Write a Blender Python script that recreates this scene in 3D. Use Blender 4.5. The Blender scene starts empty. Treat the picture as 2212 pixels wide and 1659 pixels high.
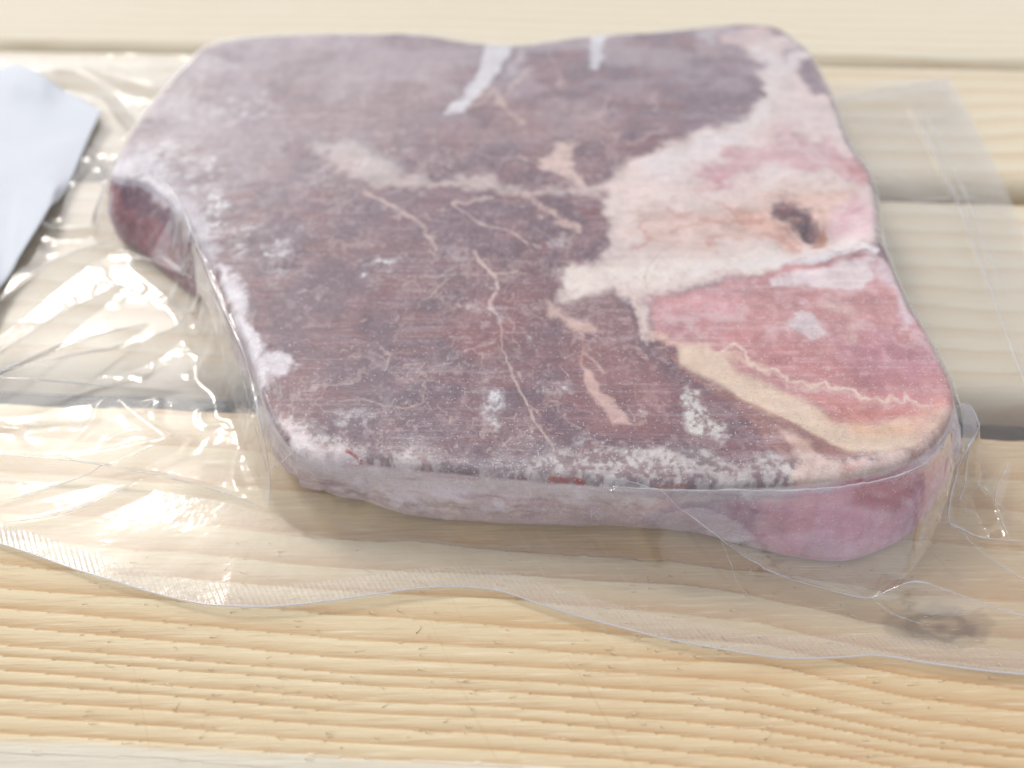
import bpy, math, random
import numpy as np
from mathutils import Vector, Matrix

# ------------------------------------------------------------------ camera, sky, sun, exposure
S = bpy.context.scene
COL = S.collection
W_, H_ = 2212.0, 1659.0            # size at which the photograph was measured
FPX = 0.751 * W_
CAM_H, PITCH, ROLL = 0.15, math.radians(49.0), math.radians(-0.3)

cam_d = bpy.data.cameras.new('camera')
cam = bpy.data.objects.new('camera', cam_d)
COL.objects.link(cam)
S.camera = cam
cam_d.sensor_width = 36.0
cam_d.lens = 0.751 * 36.0
cam_d.clip_start = 0.01
cam_d.clip_end = 200.0
R_ = np.array([1.0, 0, 0])
U_ = np.array([0, math.sin(PITCH), math.cos(PITCH)])
F_ = np.array([0, math.cos(PITCH), -math.sin(PITCH)])
cr, sr = math.cos(ROLL), math.sin(ROLL)
RIGHT = cr * R_ + sr * U_
UP = -sr * R_ + cr * U_
cam.matrix_world = Matrix(((RIGHT[0], UP[0], -F_[0], 0), (RIGHT[1], UP[1], -F_[1], 0),
                           (RIGHT[2], UP[2], -F_[2], CAM_H), (0, 0, 0, 1)))
cam_d.dof.use_dof = True
cam_d.dof.focus_distance = 0.161
cam_d.dof.aperture_fstop = 7.5

SUN_EL, SUN_AZ = math.radians(44), math.radians(-43)   # azimuth from +y (away from camera), negative = left
world = bpy.data.worlds.new('World')
S.world = world
world.use_nodes = True
wn = world.node_tree
wn.nodes.clear()
sky = wn.nodes.new('ShaderNodeTexSky')
sky.sky_type = 'NISHITA'
sky.sun_disc = False
sky.sun_elevation = SUN_EL
sky.sun_rotation = SUN_AZ
sky.air_density = 1.0
sky.dust_density = 5.0
sky.ozone_density = 1.0
hs = wn.nodes.new('ShaderNodeHueSaturation')
hs.inputs['Saturation'].default_value = 0.3
bg = wn.nodes.new('ShaderNodeBackground')
bg.inputs['Strength'].default_value = 0.125
wo = wn.nodes.new('ShaderNodeOutputWorld')
wn.links.new(sky.outputs[0], hs.inputs['Color'])
haze_mix = wn.nodes.new('ShaderNodeMix')          # thin even cloud over the sky
haze_mix.data_type = 'RGBA'
haze_mix.inputs[0].default_value = 0.6
haze_mix.inputs[7].default_value = (6.3, 6.5, 6.9, 1)
wn.links.new(hs.outputs[0], haze_mix.inputs[6])
wn.links.new(haze_mix.outputs[2], bg.inputs['Color'])
wn.links.new(bg.outputs[0], wo.inputs['Surface'])

sun_d = bpy.data.lights.new('sun', 'SUN')
sun_d.energy = 0.75
sun_d.angle = math.radians(13)
sun_d.color = (1.0, 0.95, 0.88)
sun = bpy.data.objects.new('sun', sun_d)
COL.objects.link(sun)
sd = Vector((math.sin(SUN_AZ) * math.cos(SUN_EL), math.cos(SUN_AZ) * math.cos(SUN_EL), math.sin(SUN_EL)))
sun.rotation_euler = sd.to_track_quat('Z', 'Y').to_euler()
sun.location = sd * 3

S.view_settings.view_transform = 'Standard'
S.view_settings.look = 'None'
S.view_settings.exposure = 0.26
S.view_settings.gamma = 1.0
S.view_settings.use_curve_mapping = False
S.render.engine = 'CYCLES'
S.cycles.use_denoising = True
S.cycles.transparent_max_bounces = 24
S.cycles.max_bounces = 10
S.cycles.caustics_reflective = False
S.cycles.caustics_refractive = False
S.cycles.sample_clamp_indirect = 6.0

rng = np.random.default_rng(7)
CC = np.array([0, 0, CAM_H])


def unproject(px, py, z):
    """photo point -> world point on the level z"""
    px = np.asarray(px, float); py = np.asarray(py, float)
    x = (px - W_ / 2) / FPX
    y = -(py - H_ / 2) / FPX
    d = F_ + x[..., None] * RIGHT + y[..., None] * UP
    t = (np.asarray(z, float) - CAM_H) / d[..., 2]
    return CC + t[..., None] * d


def project(P):
    q = P - CC
    w = q @ F_
    return W_ / 2 + FPX * (q @ RIGHT) / w, H_ / 2 - FPX * (q @ UP) / w


def lin(c):
    c = np.asarray(c, float) / 255.0
    return np.where(c <= 0.04045, c / 12.92, ((c + 0.055) / 1.055) ** 2.4)


# ------------------------------------------------------------------ noise and curve helpers
def _hash(i, j, seed):
    h = (i.astype(np.int64) * 374761393 + j.astype(np.int64) * 668265263 + seed * 974711) & 0xFFFFFFFF
    h = ((h ^ (h >> 13)) * 1274126177) & 0xFFFFFFFF
    h = (h ^ (h >> 16)) & 0xFFFFFFFF
    return h.astype(np.float64) / 4294967295.0


def vnoise(x, y, seed=0):
    xi = np.floor(x); yi = np.floor(y)
    fx = x - xi; fy = y - yi
    fx = fx * fx * fx * (fx * (fx * 6 - 15) + 10)
    fy = fy * fy * fy * (fy * (fy * 6 - 15) + 10)
    a = _hash(xi, yi, seed); b = _hash(xi + 1, yi, seed)
    c = _hash(xi, yi + 1, seed); d = _hash(xi + 1, yi + 1, seed)
    return (a * (1 - fx) + b * fx) * (1 - fy) + (c * (1 - fx) + d * fx) * fy


def fbm(x, y, seed=0, octv=4, gain=0.5):
    s = 0; a = 1.0; t = 0
    for k in range(octv):
        s = s + a * vnoise(x * 2 ** k + 13.7 * k, y * 2 ** k - 7.1 * k, seed + 17 * k)
        t += a; a *= gain
    return s / t


def smooth(a, b, x):
    t = np.clip((x - a) / (b - a), 0, 1)
    return t * t * (3 - 2 * t)


def catmull(P, n, closed=False):
    """resample a polyline as a smooth curve with n points evenly spaced by length"""
    P = np.asarray(P, float)
    if closed:
        Q = np.vstack([P[-1], P, P[0], P[1]])
    else:
        Q = np.vstack([2 * P[0] - P[1], P, 2 * P[-1] - P[-2]])
    out = []
    for i in range(1, len(Q) - 2):
        t = np.linspace(0, 1, 40, endpoint=False)[:, None]
        p0, p1, p2, p3 = Q[i - 1], Q[i], Q[i + 1], Q[i + 2]
        out.append(0.5 * (2 * p1 + (p2 - p0) * t + (2 * p0 - 5 * p1 + 4 * p2 - p3) * t * t
                          + (3 * p1 - p0 - 3 * p2 + p3) * t ** 3))
    out = np.vstack(out + [Q[-2][None]])
    s = np.concatenate([[0], np.cumsum(np.linalg.norm(np.diff(out, axis=0), axis=1))])
    u = np.linspace(0, s[-1], n, endpoint=not closed)
    return np.stack([np.interp(u, s, out[:, k]) for k in range(out.shape[1])], 1)


def coons(B, T, L, R):
    """B,T: nu points left to right; L,R: nv points front to back"""
    nu, nv = len(B), len(L)
    u = np.linspace(0, 1, nu)[None, :, None]; v = np.linspace(0, 1, nv)[:, None, None]
    g = (1 - v) * B[None] + v * T[None] + (1 - u) * L[:, None] + u * R[:, None]
    g -= (1 - u) * (1 - v) * B[0] + u * (1 - v) * B[-1] + (1 - u) * v * T[0] + u * v * T[-1]
    return g


def poly_sd(X, Y, P):
    """signed distance to a polygon (negative inside)"""
    P = np.asarray(P, float)
    d = np.full(X.shape, 1e18); ins = np.zeros(X.shape, bool)
    for i in range(len(P)):
        x0, y0 = P[i - 1]; x1, y1 = P[i]
        ex, ey = x1 - x0, y1 - y0
        t = np.clip(((X - x0) * ex + (Y - y0) * ey) / (ex * ex + ey * ey + 1e-12), 0, 1)
        d = np.minimum(d, (X - x0 - t * ex) ** 2 + (Y - y0 - t * ey) ** 2)
        if y0 != y1:
            c = ((y0 > Y) != (y1 > Y)) & (X < (x1 - x0) * (Y - y0) / (y1 - y0) + x0)
            ins ^= c
    d = np.sqrt(d)
    return np.where(ins, -d, d)


def line_d(X, Y, P):
    """distance to an open polyline and the position 0..n-1 along it"""
    P = np.asarray(P, float)
    d = np.full(X.shape, 1e18); s = np.zeros(X.shape)
    for i in range(1, len(P)):
        x0, y0 = P[i - 1][:2]; x1, y1 = P[i][:2]
        ex, ey = x1 - x0, y1 - y0
        t = np.clip(((X - x0) * ex + (Y - y0) * ey) / (ex * ex + ey * ey + 1e-12), 0, 1)
        q = (X - x0 - t * ex) ** 2 + (Y - y0 - t * ey) ** 2
        m = q < d
        d = np.where(m, q, d); s = np.where(m, i - 1 + t, s)
    return np.sqrt(d), s


def blur(A, n=1):
    for _ in range(n):
        B = np.pad(A, 1, mode='edge')
        A = (B[:-2, 1:-1] + B[2:, 1:-1] + B[1:-1, :-2] + B[1:-1, 2:] + 4 * B[1:-1, 1:-1]) / 8
    return A


# ------------------------------------------------------------------ object helpers
def quads(nv, nu):
    i = np.arange(nv * nu).reshape(nv, nu)
    return np.stack([i[:-1, :-1], i[:-1, 1:], i[1:, 1:], i[1:, :-1]], -1).reshape(-1, 4)


def mesh_obj(name, V, Q, mat, parent=None, color=None, floats=None, smooth_=True):
    me = bpy.data.meshes.new(name)
    V = np.ascontiguousarray(V, np.float32); Q = np.ascontiguousarray(Q, np.int32)
    me.vertices.add(len(V)); me.vertices.foreach_set('co', V.ravel())
    me.loops.add(Q.size); me.loops.foreach_set('vertex_index', Q.ravel())
    me.polygons.add(len(Q))
    me.polygons.foreach_set('loop_start', np.arange(0, Q.size, Q.shape[1], dtype=np.int32))
    if smooth_:
        me.polygons.foreach_set('use_smooth', np.ones(len(Q), bool))
    if color is not None:
        a = me.color_attributes.new('tone', 'FLOAT_COLOR', 'POINT')
        a.data.foreach_set('color', np.hstack([color, np.ones((len(V), 1))]).astype(np.float32).ravel())
    for k, f in (floats or {}).items():
        a = me.attributes.new(k, 'FLOAT', 'POINT')
        a.data.foreach_set('value', np.asarray(f, np.float32).ravel())
    me.update(calc_edges=True)
    me.validate()
    o = bpy.data.objects.new(name, me)
    COL.objects.link(o)
    if mat:
        me.materials.append(mat)
    if parent:
        o.parent = parent
    return o


def submesh(V, Q, keep, *attrs):
    Qk = Q[keep]
    used, inv = np.unique(Qk, return_inverse=True)
    return (V[used], inv.reshape(Qk.shape)) + tuple(a[used] for a in attrs)


def empty(name, label, cat, group=None, loc=(0, 0, 0)):
    o = bpy.data.objects.new(name, None)
    o.empty_display_size = 0.02
    o.location = loc
    COL.objects.link(o)
    o['label'] = label; o['category'] = cat
    if group:
        o['group'] = group
    return o


class NT:
    """small helper for node materials"""
    def __init__(self, name):
        self.m = bpy.data.materials.new(name)
        self.m.use_nodes = True
        self.t = self.m.node_tree
        self.t.nodes.clear()
        self.out = self.n('ShaderNodeOutputMaterial')

    def n(self, typ, **kw):
        nd = self.t.nodes.new(typ)
        for k, v in kw.items():
            if k.startswith('i_'):
                nd.inputs[k[2:].replace('_', ' ')].default_value = v
            else:
                setattr(nd, k, v)
        return nd

    def l(self, a, b):
        self.t.links.new(a, b)

    def val(self, x, sock):
        if isinstance(x, (int, float)):
            sock.default_value = x
        else:
            self.l(x, sock)

    def math(self, op, a, b=0.0, c=0.0, clamp=False):
        nd = self.n('ShaderNodeMath', operation=op, use_clamp=clamp)
        for k, x in enumerate((a, b, c)):
            self.val(x, nd.inputs[k])
        return nd.outputs[0]

    def noise(self, vec, scale, detail=4, rough=0.55, dist=0.0):
        nd = self.n('ShaderNodeTexNoise', i_Scale=scale, i_Detail=detail, i_Roughness=rough, i_Distortion=dist)
        self.l(vec, nd.inputs['Vector'])
        return nd.outputs[0]

    def mapping(self, vec, scale=(1, 1, 1), rot=(0, 0, 0)):
        nd = self.n('ShaderNodeMapping')
        nd.inputs['Scale'].default_value = scale
        nd.inputs['Rotation'].default_value = rot
        self.l(vec, nd.inputs['Vector'])
        return nd.outputs[0]

    def ramp(self, fac, stops):
        nd = self.n('ShaderNodeValToRGB')
        el = nd.color_ramp.elements
        while len(el) < len(stops):
            el.new(0.5)
        for e, (p, c) in zip(el, stops):
            e.position = p
            e.color = (c[0], c[1], c[2], 1) if not isinstance(c, (int, float)) else (c, c, c, 1)
        self.l(fac, nd.inputs[0])
        return nd.outputs[0]

    def mix(self, fac, a, b, mode='MIX'):
        nd = self.n('ShaderNodeMix', data_type='RGBA', blend_type=mode)
        self.val(fac, nd.inputs[0])
        for x, s in ((a, nd.inputs[6]), (b, nd.inputs[7])):
            if isinstance(x, (tuple, list, np.ndarray)):
                s.default_value = (float(x[0]), float(x[1]), float(x[2]), 1)
            else:
                self.l(x, s)
        return nd.outputs[2]

    def bump(self, h, dist, strength=1.0):
        nd = self.n('ShaderNodeBump', i_Strength=strength, i_Distance=dist)
        self.l(h, nd.inputs['Height'])
        return nd.outputs[0]


def wood_material(name, cream, tan, dark, seed, detail=1.0):
    t = NT(name)
    tc = t.n('ShaderNodeTexCoord').outputs['Object']
    at = t.n('ShaderNodeAttribute', attribute_name='grain').outputs['Fac']
    kn = t.n('ShaderNodeAttribute', attribute_name='knot').outputs['Fac']
    fr = t.math('FRACT', at)
    # slow ramp to latewood, then a crisp edge
    ring = t.math('POWER', fr, 2.0)
    edge = t.math('SUBTRACT', 1.0, t.math('MULTIPLY', t.math('SUBTRACT', fr, 0.93), 14.0, clamp=True))
    ring = t.math('MULTIPLY', ring, edge)
    fib = t.noise(t.mapping(tc, (70, 1300, 200)), 1.0, 4, 0.65)
    fib2 = t.noise(t.mapping(tc, (9, 140, 60)), 1.0 + seed * 0.01, 3, 0.5)
    big = t.noise(t.mapping(tc, (6, 18, 18)), 1.0, 3, 0.5)
    ring = t.math('MULTIPLY', ring, t.math('ADD', 0.20, t.math('MULTIPLY', big, 1.15)), clamp=True)
    c = t.mix(t.math('MULTIPLY', ring, 0.95, clamp=True), cream, tan)
    c = t.mix(t.math('MULTIPLY', t.math('SUBTRACT', fib2, 0.50), 0.7, clamp=True), c, tan)
    ff = t.math('MULTIPLY', t.math('SUBTRACT', fib, 0.55), 2.6 * detail, clamp=True)
    if detail >= 1:
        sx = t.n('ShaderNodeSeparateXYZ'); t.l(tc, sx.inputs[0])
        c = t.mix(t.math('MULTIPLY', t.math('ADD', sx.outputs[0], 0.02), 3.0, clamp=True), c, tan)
        # marks of the saw across the grain
        sc = t.noise(t.mapping(t.mapping(tc, rot=(0, 0, math.radians(62))), (10, 420, 10)), 1.0, 2, 0.5)
        c = t.mix(t.math('MULTIPLY', t.math('MULTIPLY', t.math('SUBTRACT', sc, 0.66), 9.0, clamp=True), t.math('MULTIPLY', big, .75)), c, dark)
        c = t.mix(t.math('MULTIPLY', t.math('SUBTRACT', 0.32, sc), 1.2, clamp=True), c, lin((246, 234, 210)))
    c = t.mix(ff, c, dark)
    ff2 = t.math('MULTIPLY', t.math('SUBTRACT', 0.45, fib), 2.8 * detail, clamp=True)
    c = t.mix(ff2, c, lin((244, 232, 205)))
    # tiny dark flecks
    fl = t.noise(t.mapping(tc, (260, 900, 400)), 1.0, 1, 0.4)
    c = t.mix(t.math('MULTIPLY', t.math('SUBTRACT', fl, 0.78), 8.0, clamp=True), c, lin((120, 88, 58)))
    wo_ = t.n('ShaderNodeAttribute', attribute_name='worn').outputs['Fac']
    c = t.mix(t.math('MULTIPLY', wo_, t.math('ADD', .45, t.math('MULTIPLY', fib2, .7)), clamp=True), c, lin((232, 224, 208)))
    c = t.mix(kn, c, lin((96, 72, 56)))
    b = t.n('ShaderNodeBsdfPrincipled', i_Roughness=0.62)
    t.l(c, b.inputs['Base Color'])
    b.inputs['Specular IOR Level'].default_value = 0.35
    hgt = t.math('ADD', t.math('MULTIPLY', fib, 1.0), t.math('MULTIPLY', ring, -0.5))
    t.l(t.bump(hgt, 0.0003, 0.8 * detail), b.inputs['Normal'])
    t.l(b.outputs[0], t.out.inputs['Surface'])
    return t.m


def meat_material(name, frost=0.3, gloss=0.5, fibre=1.0):
    t = NT(name)
    tc = t.n('ShaderNodeTexCoord').outputs['Object']
    col = t.n('ShaderNodeAttribute', attribute_name='tone').outputs['Color']
    fro = t.n('ShaderNodeAttribute', attribute_name='frost').outputs['Fac']
    grain = t.noise(t.mapping(tc, (900, 2300, 1500)), 1.0, 5, 0.7)
    crys = t.noise(tc, 2600, 2, 0.6)
    spot = t.noise(tc, 420, 4, 0.7)
    c = t.mix(t.math('MULTIPLY', t.math('SUBTRACT', 0.53, grain), 2.2 * fibre, clamp=True), col, t.mix(1.0, col, (0.42, 0.38, 0.42), 'MULTIPLY'))
    c = t.mix(t.math('MULTIPLY', t.math('SUBTRACT', grain, 0.56), 1.6 * fibre, clamp=True), c, lin((214, 202, 205)))
    th = t.math('SUBTRACT', 0.80, t.math('MULTIPLY', fro, 0.42))
    s1 = t.math('MULTIPLY', t.math('SUBTRACT', t.math('ADD', t.math('MULTIPLY', crys, 0.55), t.math('MULTIPLY', spot, 0.5)), th), 9.0, clamp=True)
    c = t.mix(t.math('MULTIPLY', s1, 0.75), c, lin((232, 230, 232)))
    vo = t.n('ShaderNodeTexVoronoi', i_Scale=1900.0); t.l(tc, vo.inputs['Vector'])
    hit = t.math('LESS_THAN', vo.outputs['Distance'], 0.30)
    sepc = t.n('ShaderNodeSeparateColor'); t.l(vo.outputs['Color'], sepc.inputs[0])
    pick = t.math('LESS_THAN', sepc.outputs[0], t.math('ADD', 0.01, t.math('MULTIPLY', t.math('MULTIPLY', fro, spot), 1.1)))
    c = t.mix(t.math('MULTIPLY', t.math('MULTIPLY', hit, pick), 0.5), c, lin((236, 234, 236)))
    pore = t.math('MULTIPLY', hit, t.math('GREATER_THAN', sepc.outputs[0], 0.86))
    c = t.mix(t.math('MULTIPLY', pore, 0.55 * fibre), c, t.mix(1.0, c, (0.3, 0.26, 0.3), 'MULTIPLY'))
    b = t.n('ShaderNodeBsdfPrincipled', i_Roughness=gloss)
    t.l(c, b.inputs['Base Color'])
    b.inputs['Subsurface Weight'].default_value = 0.12
    b.inputs['Subsurface Radius'].default_value = (0.004, 0.0015, 0.001)
    b.inputs['Subsurface Scale'].default_value = 0.4
    h = t.math('ADD', t.math('MULTIPLY', grain, 0.6), t.math('ADD', t.math('MULTIPLY', crys, 0.35), t.math('MULTIPLY', spot, 0.8)))
    t.l(t.bump(h, 0.0003, 0.6), b.inputs['Normal'])
    t.l(b.outputs[0], t.out.inputs['Surface'])
    return t.m


def film_material(name, rough=0.08, milk=0.05, refl=1.0, tint=(0.995, 0.995, 0.995), bump=0.0, bscale=300, emboss=False, cling=False):
    """thin clear plastic: see-through with a sky reflection that grows with angle and a little milkiness"""
    t = NT(name)
    tc = t.n('ShaderNodeTexCoord').outputs['Object']
    geo = t.n('ShaderNodeNewGeometry')
    dot = t.n('ShaderNodeVectorMath', operation='DOT_PRODUCT')
    t.l(geo.outputs['Incoming'], dot.inputs[0])
    cosv = t.math('ABSOLUTE', dot.outputs['Value'])
    # both faces of a thin sheet reflect alike, from above and from below
    fres = t.math('ADD', 0.04, t.math('MULTIPLY', 0.96, t.math('POWER', t.math('SUBTRACT', 1.0, cosv, clamp=True), 5.0)))
    tr = t.n('ShaderNodeBsdfTransparent')
    tr.inputs[0].default_value = (*tint, 1)
    gl = t.n('ShaderNodeBsdfGlossy', i_Roughness=rough)
    gl.inputs[0].default_value = (1, 1, 1, 1)
    if cling:      # where the film sticks to the frosted meat its gloss breaks up
        cl = t.n('ShaderNodeAttribute', attribute_name='cling').outputs['Fac']
        t.l(t.math('ADD', rough, t.math('MULTIPLY', cl, 0.36)), gl.inputs['Roughness'])
    df = t.n('ShaderNodeBsdfDiffuse'); df.inputs[0].default_value = (0.88, 0.88, 0.93, 1)
    tl = t.n('ShaderNodeBsdfTranslucent'); tl.inputs[0].default_value = (0.88, 0.88, 0.93, 1)
    m0 = t.n('ShaderNodeMixShader'); m0.inputs[0].default_value = 0.5
    t.l(df.outputs[0], m0.inputs[1]); t.l(tl.outputs[0], m0.inputs[2])
    milkf = milk
    if emboss:
        wv = t.n('ShaderNodeTexWave', i_Scale=1.0, i_Distortion=0.8, bands_direction='DIAGONAL')
        t.l(t.mapping(tc, (520, 330, 0), (0, 0, 0.0)), wv.inputs['Vector'])
        milkf = t.math('ADD', milk * 0.6, t.math('MULTIPLY', wv.outputs['Fac'], milk * 0.8))
    if cling:
        milkf = t.math('SUBTRACT', milk, t.math('MULTIPLY', cl, milk * 0.65))
    m1 = t.n('ShaderNodeMixShader')
    t.val(milkf, m1.inputs[0])
    t.l(tr.outputs[0], m1.inputs[1]); t.l(m0.outputs[0], m1.inputs[2])
    m2 = t.n('ShaderNodeMixShader')
    amount = t.math('MULTIPLY', fres, 1.8 * refl, clamp=True)
    if cling:
        amount = t.math('MULTIPLY', amount, t.math('SUBTRACT', 1.0, t.math('MULTIPLY', cl, 0.45)))
    t.l(amount, m2.inputs[0])
    t.l(m1.outputs[0], m2.inputs[1]); t.l(gl.outputs[0], m2.inputs[2])
    h = t.noise(tc, bscale, 3, 0.5)
    if emboss:
        h = t.math('ADD', h, t.math('MULTIPLY', wv.outputs['Fac'], 0.25))
    if bump > 0:
        bn = t.bump(h, bump, 1.0)
        t.l(bn, gl.inputs['Normal']); t.l(bn, dot.inputs[1])
    else:
        t.l(geo.outputs['Normal'], dot.inputs[1])
    t.l(m2.outputs[0], t.out.inputs['Surface'])
    return t.m


def plain_material(name, col, rough=0.6, nscale=60, var=0.12, bump=0.0):
    t = NT(name)
    tc = t.n('ShaderNodeTexCoord').outputs['Object']
    nz = t.noise(tc, nscale, 5, 0.6)
    c = t.mix(t.math('MULTIPLY', nz, 1.0), np.asarray(col) * (1 - var), np.minimum(np.asarray(col) * (1 + var), 0.95))
    b = t.n('ShaderNodeBsdfPrincipled', i_Roughness=rough)
    t.l(c, b.inputs['Base Color'])
    if bump:
        t.l(t.bump(nz, bump, 1.0), b.inputs['Normal'])
    t.l(b.outputs[0], t.out.inputs['Surface'])
    return t.m


# ================================================================== the table top
YAW = math.radians(-2.9)
ca, sa = math.cos(YAW), math.sin(YAW)
PLANK_T = 0.0115

CREAM, TAN, DARK = lin((226, 208, 172)), lin((196, 152, 106)), lin((190, 152, 112))
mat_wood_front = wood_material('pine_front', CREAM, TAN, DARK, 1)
mat_wood_mid = wood_material('pine_middle_sheen', lin((224, 212, 188)), lin((204, 178, 144)), lin((196, 172, 140)), 2, 0.7)  # paler: sheen and glare on the farther boards put into the colour
mat_wood_back = wood_material('pine_back_sheen', lin((226, 217, 196)), lin((208, 188, 158)), lin((202, 182, 152)), 3, 0.5)  # paler still, with the same sheen and glare in its colour

# growth lines of the near board, read off the photograph: columns (x) and rows (line by line)
GX = np.array([-250, 0, 344, 743, 1106, 1478, 1641, 1813, 1985, 2212, 2500], float)
GY = np.array([
    [-700, -640, -560, -480, -400, -330, -290, -250, -200, -150, -120],
    [-480, -430, -360, -300, -215, -140, -90, -40, 0, 60, 100],
    [-260, -200, -130, -60, 0, 90, 130, 190, 240, 290, 340],
    [0, 60, 120, 215, 290, 370, 430, 500, 580, 620, 640],
    [170, 220, 300, 400, 440, 510, 580, 690, 800, 850, 880],
    [320, 380, 460, 550, 600, 690, 740, 860, 970, 1030, 1060],
    [460, 530, 600, 700, 765, 850, 880, 990, 1090, 1170, 1220],
    [600, 665, 745, 850, 910, 985, 1000, 1110, 1230, 1310, 1360],
    [710, 770, 860, 965, 1020, 1090, 1130, 1240, 1360, 1450, 1510],
    [820, 885, 970, 1065, 1110, 1195, 1250, 1350, 1460, 1545, 1600],
    [890, 950, 1030, 1130, 1185, 1260, 1320, 1420, 1520, 1600, 1660],
    [980, 1040, 1135, 1230, 1280, 1370, 1420, 1500, 1600, 1690, 1750],
    [1070, 1130, 1200, 1310, 1350, 1460, 1510, 1590, 1690, 1780, 1840],
    [1160, 1220, 1300, 1400, 1450, 1560, 1610, 1690, 1780, 1870, 1930],
    [1270, 1330, 1400, 1500, 1550, 1650, 1700, 1780, 1870, 1960, 2020],
    [1390, 1450, 1500, 1600, 1650, 1750, 1800, 1880, 1970, 2060, 2120],
    [1500, 1560, 1600, 1700, 1750, 1850, 1900, 1980, 2070, 2160, 2220]], float)
GY = 1088.7 + 0.3437 * GY


def grain_front(P):
    px, py = project(P)
    px = np.clip(px, -250, 2500)
    rows = np.stack([np.interp(px, GX, g) for g in GY], 0)
    ph = np.zeros(len(P))
    for k in range(len(GY) - 1):
        a, b = rows[k], rows[k + 1]
        t = (py - a) / np.maximum(b - a, 1.0)
        ph = np.where((t >= 0) & (py < b), k + np.clip(t, 0, 0.999), ph)
    ph = np.where(py < rows[0], (py - rows[0]) / 80.0, ph)
    ph = np.where(py >= rows[-1], len(GY) - 1 + (py - rows[-1]) / 40.0, ph)
    return ph


table = empty('plank_table_top', 'pale pine plank table top with narrow gaps, under the wrapped steak', 'table')


def plank(y0, y1, x0, x1, nx, ny, mat, kind, seed, relief):
    """board in table coordinates, rounded long edges; y0..y1 measured where x = 0"""
    r = 0.0068 if kind == 'front' else 0.0060
    # cross-section from the front bottom over the top to the back bottom
    a = np.linspace(0, math.pi / 2, 9)
    if kind == 'front':
        ch = 0.0022
        ys = [y0] * 4; zs = list(np.linspace(-PLANK_T, -ch * 1.15, 4))
        q_ = np.linspace(0, 1, 26)[1:]
        ys += list(y0 + r * q_); zs += list(-ch * (1 - q_) ** 1.25 * (1 - .15 * (q_ < .05)))
    else:
        ys = [y0] * 4; zs = list(np.linspace(-PLANK_T, -r * 1.05, 4))
        ys += list(y0 + r - r * np.cos(a[1:])); zs += list(-r + r * np.sin(a[1:]))
    yy = np.linspace(y0 + r, y1 - 0.0028, ny)[1:-1]
    ys += list(yy); zs += [0.0] * len(yy)
    rb = 0.0028
    ys += list(y1 - rb + rb * np.sin(a)); zs += list(-rb + rb * np.cos(a))
    ys += [y1] * 4; zs += list(np.linspace(-0.0034, -PLANK_T, 4))
    ys, zs = np.array(ys), np.array(zs)
    xs = np.linspace(x0, x1, nx)
    X, Y = np.meshgrid(xs, ys); Z = np.repeat(zs[:, None], nx, 1)
    # uneven arris
    wob = (fbm(X * 60, Y * 0 + seed * 3.1, seed, 4) - 0.5) * 0.0018
    edge = np.exp(-((Y - y0) / 0.004) ** 2) + np.exp(-((Y - y1) / 0.004) ** 2)
    Y = Y + wob * edge
    V = np.stack([X * ca - Y * sa, X * sa + Y * ca, Z], -1).reshape(-1, 3)
    if kind == 'front':
        ph = grain_front(V) + (fbm(V[:, 0] * 60, V[:, 1] * 200, 5, 3) - 0.5) * 0.18
    else:
        xx, yy2 = X.ravel(), Y.ravel()
        ph = (yy2 + 0.010 * fbm(xx * 9, yy2 * 12, seed, 3) + 0.0025 * fbm(xx * 40, yy2 * 30, seed + 5, 2)) / (0.011 if seed % 2 else 0.0085)
    if kind == 'front':
        rim = smooth(y0 + r + .0006, y0 + r - .0012, Y.ravel() + .0012 * (fbm(X.ravel() * 120, Y.ravel() * 300, 8, 3) - .5))
        ph = np.where(rim > .5, np.floor(ph) + .12, ph)
    worn = rim if kind == 'front' else np.zeros(len(V))
    kn = np.zeros(len(V))
    if kind == 'front':
        kc = unproject(2030, 1352, 0)
        dx = (V[:, 0] - kc[0]) / 0.0105; dy = (V[:, 1] - kc[1]) / 0.0042
        rr = np.sqrt(dx * dx + dy * dy) + 0.35 * (fbm(V[:, 0] * 300, V[:, 1] * 300, 3, 3) - 0.5)
        kn = 0.66 * smooth(1.2, 0.8, rr) * (0.75 + 0.25 * np.cos(rr * 11))
        ks = unproject(2130, 1450, 0)
        dx = (V[:, 0] - ks[0]) / 0.012; dy = (V[:, 1] - ks[1] + 0.16 * (V[:, 0] - ks[0])) / 0.0009
        kn = np.maximum(kn, 0.30 * np.exp(-(dx * dx + dy * dy)))
    top = np.clip(1 + Z.ravel() / 0.0028, 0, 1)
    fr = ph - np.floor(ph)
    V[:, 2] += -relief * (fr ** 3) * top + relief * 0.35 * (fbm(X.ravel() * 90, Y.ravel() * 700, seed + 9, 3) - 0.5) * top
    Q = quads(len(ys), nx)
    o = mesh_obj('plank', V, Q, mat, table, floats={'grain': ph, 'knot': kn, 'worn': worn})
    return o


XL, XR = -0.42, 0.42
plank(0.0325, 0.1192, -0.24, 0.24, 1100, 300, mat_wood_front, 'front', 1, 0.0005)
plank(0.1312, 0.2156, XL, XR, 420, 130, mat_wood_mid, 'mid', 2, 0.0002)
plank(0.2256, 0.3060, XL, XR, 420, 130, mat_wood_mid, 'mid', 3, 0.0002)
plank(0.3115, 0.4050, XL, XR, 420, 110, mat_wood_back, 'back', 4, 0.0002)
plank(0.4100, 0.5000, XL, XR, 300, 90, mat_wood_back, 'back', 5, 0.0002)

mat_beam = plain_material('batten_wood', lin((176, 138, 96)), 0.7, 120, 0.25, 0.0003)


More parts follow.
